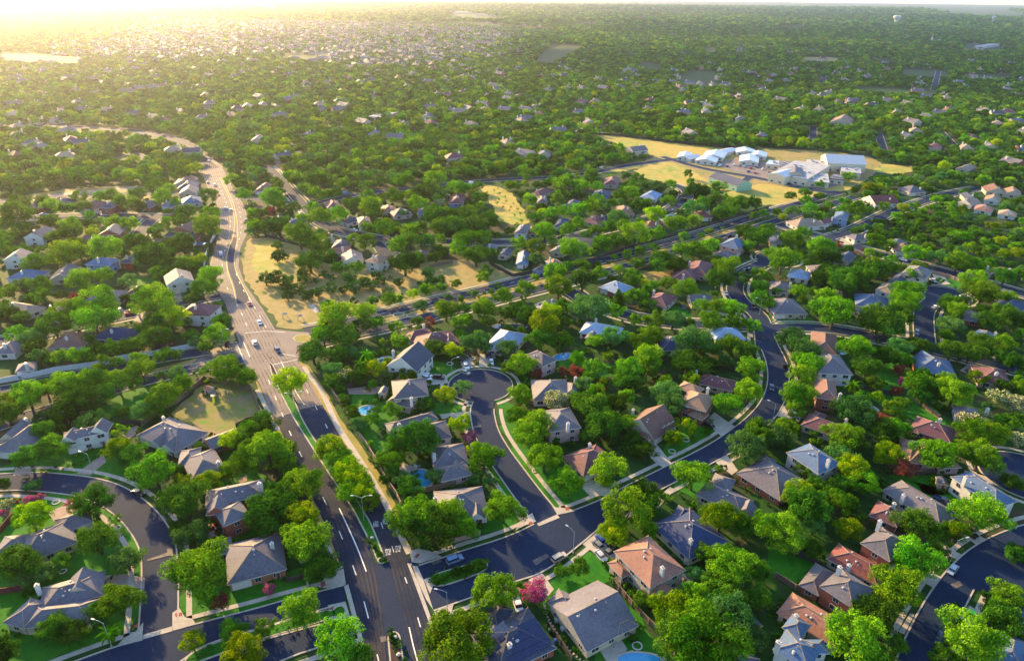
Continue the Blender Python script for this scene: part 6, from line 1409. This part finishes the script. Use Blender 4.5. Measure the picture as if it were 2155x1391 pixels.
# ------------------------------------------------------------------ far landmarks
def lathe(mb, prof_, n=24, mi=0):
    for (r0, z0), (r1, z1) in zip(prof_[:-1], prof_[1:]):
        for i in range(n):
            a, b = 2 * math.pi * i / n, 2 * math.pi * (i + 1) / n
            mb.face([(r0 * math.cos(a), r0 * math.sin(a), z0), (r0 * math.cos(b), r0 * math.sin(b), z0), (r1 * math.cos(b), r1 * math.sin(b), z1), (r1 * math.cos(a), r1 * math.sin(a), z1)], mi)
p = G(1884, 56); r = empty("water_tower", (p.x, p.y, 0)); r.scale = (1.15, 1.15, 1.3); tag(r, "wide white water tower with a thick fluted stem on the far right horizon", "water tower")
mb = MB(); lathe(mb, [(9, 0), (8, 8), (8, 22), (10, 26)], 24); mb.build("stem", "wall_white", r); mb = MB(); lathe(mb, [(10, 26), (15.5, 31), (17, 34), (17, 38), (14, 41), (0, 42.5)], 32); mb.build("tank", "wall_white", r)
p = G(2086, 57); r = empty("water_tower", (p.x, p.y, 0)); r.scale = (1.1, 1.1, 1.35); tag(r, "slim white water tower with round ball tank near the right edge", "water tower")
mb = MB(); lathe(mb, [(6, 0), (3, 6), (2.4, 26), (4, 30)], 20); mb.build("stem", "wall_white", r); mb = MB(); lathe(mb, [(4, 29)] + [(8.2 * math.cos(t), 35 + 6.5 * math.sin(t)) for t in np.linspace(-1.1, 1.57, 9)], 24); mb.build("tank", "wall_white", r)
p = G(1966, 93); r = empty("church", (p.x, p.y, 0)); tag(r, "white church with a steeple among the far trees at right", "church"); mb = MB(); mb.box((4, 0, 0), 30, 13, 9); mb.box((-12, 0, 0), 6, 6, 16); mb.build("wall", "wall_white", r)
mb = MB(); wing_roof(mb, Vector((-11, -7, 0)), Vector((1, 0, 0)), Vector((0, 1, 0)), 31, 14, 9.1, 'g', .7); mb.build("roof", ["metal_white", "trim", "wall_white", "trim"], r); mb = MB(); mb.tube((-12, 0, 16), (-12, 0, 30), 3.4, .1, 4); mb.build("steeple", "wall_white", r)
for i, (w_, h_, lb) in enumerate((("2052 97 2072 98 2076 92", 7, "white warehouse on the bare ground at far right"), ("1210 277 1232 279 1234 272", 5, "white flat building beside the far street end"), ("775 246 800 248 803 236", 6, "white clubhouse beside the community pool"), ("20 18 60 19 62 15", 10, "long pale warehouse in the golden haze at upper left"),
    ("85 16 120 17 122 14", 10, "second pale warehouse in the golden haze, right of the first"), ("290 36 330 37 332 32", 14, "pale apartment block in the golden haze"), ("390 36 430 37 434 32", 14, "pale apartment block, right one in the golden haze"), ("560 18 590 25 592 12", 10, "pale long store near the far highway"),
    ("1000 30 1040 31 1042 26", 10, "pale store building on the far fields"), ("905 26 930 27 932 22", 10, "small pale store left of the far fields"), ("1355 61 1375 62 1377 58", 8, "small white barn on the far wooded plain"), ("830 264 845 266 846 260", 4, "small pale hut by the community pool"))):
    block("store_building", w_, h_, "white", lb, "building", units=2)
pool(765, 247, 12, 7, .1, "large community pool among the trees in the middle distance", .2)
sheet("pool_deck", [GW("748 250 757 241 790 238 810 250 780 254 755 253")], "concrete", .1)
# small things near the camera: air conditioners, bins, grills, garden furniture
mat("ac_grey", (.35, .36, .36), .6); mat("bin_green", (.02, .08, .05), .5); mat("bin_blue", (.02, .08, .3), .5); mat("cloth_white", (.75, .75, .75), .7)
def boxy(name, px, py, sx, sy, sz, m_, label, cat, an=0, topm=None, group=None):
    p = G(px, py); r = empty(name, (p.x, p.y, .06), an); tag(r, label, cat, group)
    mb = MB(); mb.box((0, 0, 0), sx, sy, sz); mb.build("case", m_, r); mb = MB(); mb.box((0, 0, sz), sx + .06, sy + .06, .06); mb.tube((0, 0, sz + .06), (0, 0, sz + .12), min(sx, sy) * .35, min(sx, sy) * .35, 10); mb.build("lid", topm or m_, r)
for i, (x, y, lb) in enumerate(((1330, 1222, "left air conditioner on the side yard of the orange-roofed house"), (1338, 1231, "right air conditioner on the side yard of the orange-roofed house"), (1171, 1307, "upper air conditioner beside the stepping-stone path"), (1184, 1325, "lower air conditioner beside the stepping-stone path"), (500, 914, "air conditioner at the white side wall below the yard"), (1740, 857, "air conditioner beside the giant white chimney"))): boxy("air_conditioner", x, y, 1.0, 1.0, .9, "ac_grey", lb, "air conditioner", .3, group="air conditioners")
for x, y, m_, lb in ((1168, 1352, "bin_blue", "blue wheeled bin between the solar house and the fence"), (1156, 1330, "bin_green", "dark wheeled bin between the solar house and the fence"), (552, 1108, "bin_green", "dark wheeled bin behind the red brick house"), (1441, 1186, "chimney_paint", "white satellite drum by the navy-roofed house")): boxy("wheeled_bin", x, y, .6, .7, 1.1, m_, lb, "bin")
def table(px, py, label, m_="ac_grey"):
    p = G(px, py); r = empty("garden_table", (p.x, p.y, .12)); tag(r, label, "table"); mb = MB(); mb.tube((0, 0, .7), (0, 0, .76), .75, .75, 12); mb.build("tabletop", m_, r)
    mb = MB(); mb.tube((0, 0, 0), (0, 0, .7), .06, .06, 6); mb.build("leg", m_, r)
    return p
def chair(x, y, an, label, m_="ac_grey"):
    r = empty("garden_chair", (x, y, .12), an); tag(r, label, "chair", "garden chairs"); mb = MB(); mb.box((0, 0, .4), .55, .55, .08); mb.build("seat", m_, r); mb = MB(); mb.box((0, .27, .45), .55, .06, .5); mb.build("backrest", m_, r)
    mb = MB()
    for a in (-.22, .22):
        for b in (-.22, .22): mb.box((a, b, 0), .05, .05, .4)
    mb.build("leg_frame", m_, r)
for (x, y, lb) in ((1290, 1352, "dining table on the rear patio of the tan gabled house"), (875, 985, "round table on the kidney pool terrace"), (1421, 1255, "round table on the orange house's paved terrace")):
    p = table(x, y, lb)
    for i in range(4):
        a = i * 1.57 + .4; chair(p.x + math.cos(a) * 1.2, p.y + math.sin(a) * 1.2, a - math.pi / 2, "garden chair drawn up to the " + lb.replace("dining ", "").replace("round ", ""))
# stepping stones
ss = smooth(GW("1146 1272 1150 1295 1165 1320 1185 1350 1210 1380 1240 1398"), 2); ss = lerp_poly(ss, 1.1); mb = MB()
for p in ss[::1]: mb.tube((p.x, p.y, .06), (p.x, p.y, .12), .27, .27, 8)
tag(mb.build("stepping_stones", "concrete"), kind="structure")
# low shrubs in the beds along house fronts and medians
bush = [c for c, t in proto('j', 0)] + [crown_mesh("foliage", "leaf_bright", 90 + i, Hh=.78, z0=0, npuff=12, nleaf=40, leaf=.08, shape='bush') for i in range(2)] + [crown_mesh("foliage", "leaf_oak", 95 + i, Hh=.78, z0=0, npuff=12, nleaf=40, leaf=.08, shape='bush') for i in range(2)]
if not NOTREES:
    rb_ = random.Random(3); rows = []
    for cx_, cy_, ux, uy, hl, hw in FOOT:
        if cy_ > 520: continue
        for _ in range(12):
            s = rb_.choice((0, 1, 2, 3)); t = rb_.uniform(-1, 1); o_ = rb_.uniform(.5, 1.6)
            a, b = ((hl + o_) * (1 if s == 0 else -1), t * hw) if s < 2 else (t * hl, (hw + o_) * (1 if s == 2 else -1))
            x, y = cx_ + a * ux - b * uy, cy_ + a * uy + b * ux
            if on_road(x, y, .5) or near_house(x, y, .2, 0): continue
            rows.append((x, y, 0, rb_.uniform(.8, 2.3), rb_.uniform(0, 6), rb_.randrange(len(bush))))
    for s, n_, w_ in (("770 1135 811 1185", 34, 2.0), ("822 1332 848 1391", 30, 2.4), ("910 1220 1022 1190", 60, 5), ("395 1382 560 1335", 10, 5), ("560 1335 690 1295", 12, 4), ("150 985 225 950", 14, 3), ("60 1010 130 985", 10, 3), ("1495 905 1480 915", 8, 2)):
        P = GW(s)
        for _ in range(n_):
            q = P[0].lerp(P[1], rb_.random()) + Vector((rb_.uniform(-.5, .5), rb_.uniform(-.5, .5), 0)) * w_; rows.append((q.x, q.y, .25, rb_.uniform(.5, 1.5), rb_.uniform(0, 6), rb_.randrange(len(bush))))
    for _ in range(2600):   # understorey in the back gardens
        y = rb_.uniform(165, 560); x = rb_.uniform(-.8, .8) * y
        if on_road(x, y, 2.5) or in_list(LK, x, y) or in_list(KEEP, x, y) or near_house(x, y, .5, 0): continue
        rows.append((x, y, 0, rb_.uniform(1.2, 4.0), rb_.uniform(0, 6), rb_.randrange(len(bush))))
    scatter("shrubbery", rows, bush, "low garden shrubs and hedging around the houses and in planting beds", "shrubs")

# more flat roofs of the school, and cars in its lot
for w_, h_, rm, lb in (("1770 362 1812 366 1806 350", 5, "roof_flat", "right-hand flat-roofed school block with the red kerb"), ("1640 352 1690 356 1694 344", 5, "roof_grey", "grey-roofed rear block of the school"), ("1700 347 1738 350 1742 340", 5, "roof_flat", "small flat-roofed rear block between school and gym"),
    ("1745 376 1775 380 1782 371", 4, "roof_grey", "grey-roofed entrance pavilion of the school"), ("1612 346 1640 349 1644 341", 4, "metal_white", "low store building behind the school hall")):
    block("school_block", w_, h_, "cream", lb, "school", rm, units=4, group="blocks of the school")
body, glass, wheel, hl, tl, L, w = car_parts('sedan')
for i, (x, y) in enumerate(pts("1545 347 1556 349 1567 351 1580 354 1594 352 1605 356 1620 362 1632 366 1590 364 1575 361 1660 384 1676 386 1778 380 1786 374 1530 350 1515 348")):
    p0 = G(x, y, .7); r = empty("car", (p0.x, p0.y, .13), .9 + (i % 2) * 3.14); cn = ('white', 'grey', 'silver', 'red', 'navy')[i % 5]
    tag(r, unique_label(f"{'dark blue' if cn == 'navy' else cn} car parked", x, y), "car", "cars in the school car park"); o = link("body", body, r); o.color = (*COL[cn], 1); link("cabin_glass", glass, r)
# ------------------------------------------------------------------ clouds added unseen above the view to shade the far right
cb = bmesh.new(); cr_ = random.Random(4)
for (cx_, cy_, rx, ry, n_) in ((-1450, 4500, 800, 420, 26), (-700, 4950, 800, 420, 24), (-400, 6000, 1300, 500, 26), (1100, 8000, 1800, 900, 30), (-500, 9800, 1500, 800, 24)):
    for _ in range(n_):
        a, q = cr_.uniform(0, 6.28), cr_.random() ** .5; s_ = cr_.uniform(110, 230)
        M_ = Matrix.Translation((cx_ + math.cos(a) * q * rx, cy_ + math.sin(a) * q * ry, 1250 + cr_.uniform(-20, 60))) @ Matrix.Diagonal((s_ * 1.4, s_ * 1.2, s_ * .5, 1))
        bmesh.ops.create_icosphere(cb, subdivisions=3, radius=1, matrix=M_)
for v in cb.verts: v.co += Vector((cr_.gauss(0, 6), cr_.gauss(0, 6), cr_.gauss(0, 6)))
mat("cloud_white", (.85, .85, .87), 1.0, 0.0)
cme = bpy.data.meshes.new("clouds"); cb.to_mesh(cme); cme.materials.append(MATS["cloud_white"])
for q in cme.polygons: q.use_smooth = True
tag(link("clouds", cme), "unseen bank of cloud added above the plain to shade the far forest", "clouds", kind="stuff")
# ------------------------------------------------------------------ haze
hb = MB(); hb.box((0, 10200, -1), 44000, 21400 * 1.0, 163)
hz_ = hb.build("haze", [], None) if False else None
me = bpy.data.meshes.new("haze"); me.from_pydata(hb.v, [], hb.f); me.update()
HM = bpy.data.materials.new("haze_air"); HM.use_nodes = True; nt = HM.node_tree
for n in list(nt.nodes): nt.nodes.remove(n)
out = nt.nodes.new("ShaderNodeOutputMaterial"); pv = nt.nodes.new("ShaderNodeVolumePrincipled")
pv.inputs["Color"].default_value = (.86, .84, .92, 1); pv.inputs["Density"].default_value = 0.00005; pv.inputs["Anisotropy"].default_value = .78
nt.links.new(pv.outputs[0], out.inputs["Volume"]); me.materials.append(HM)
tag(link("haze", me), kind="stuff")
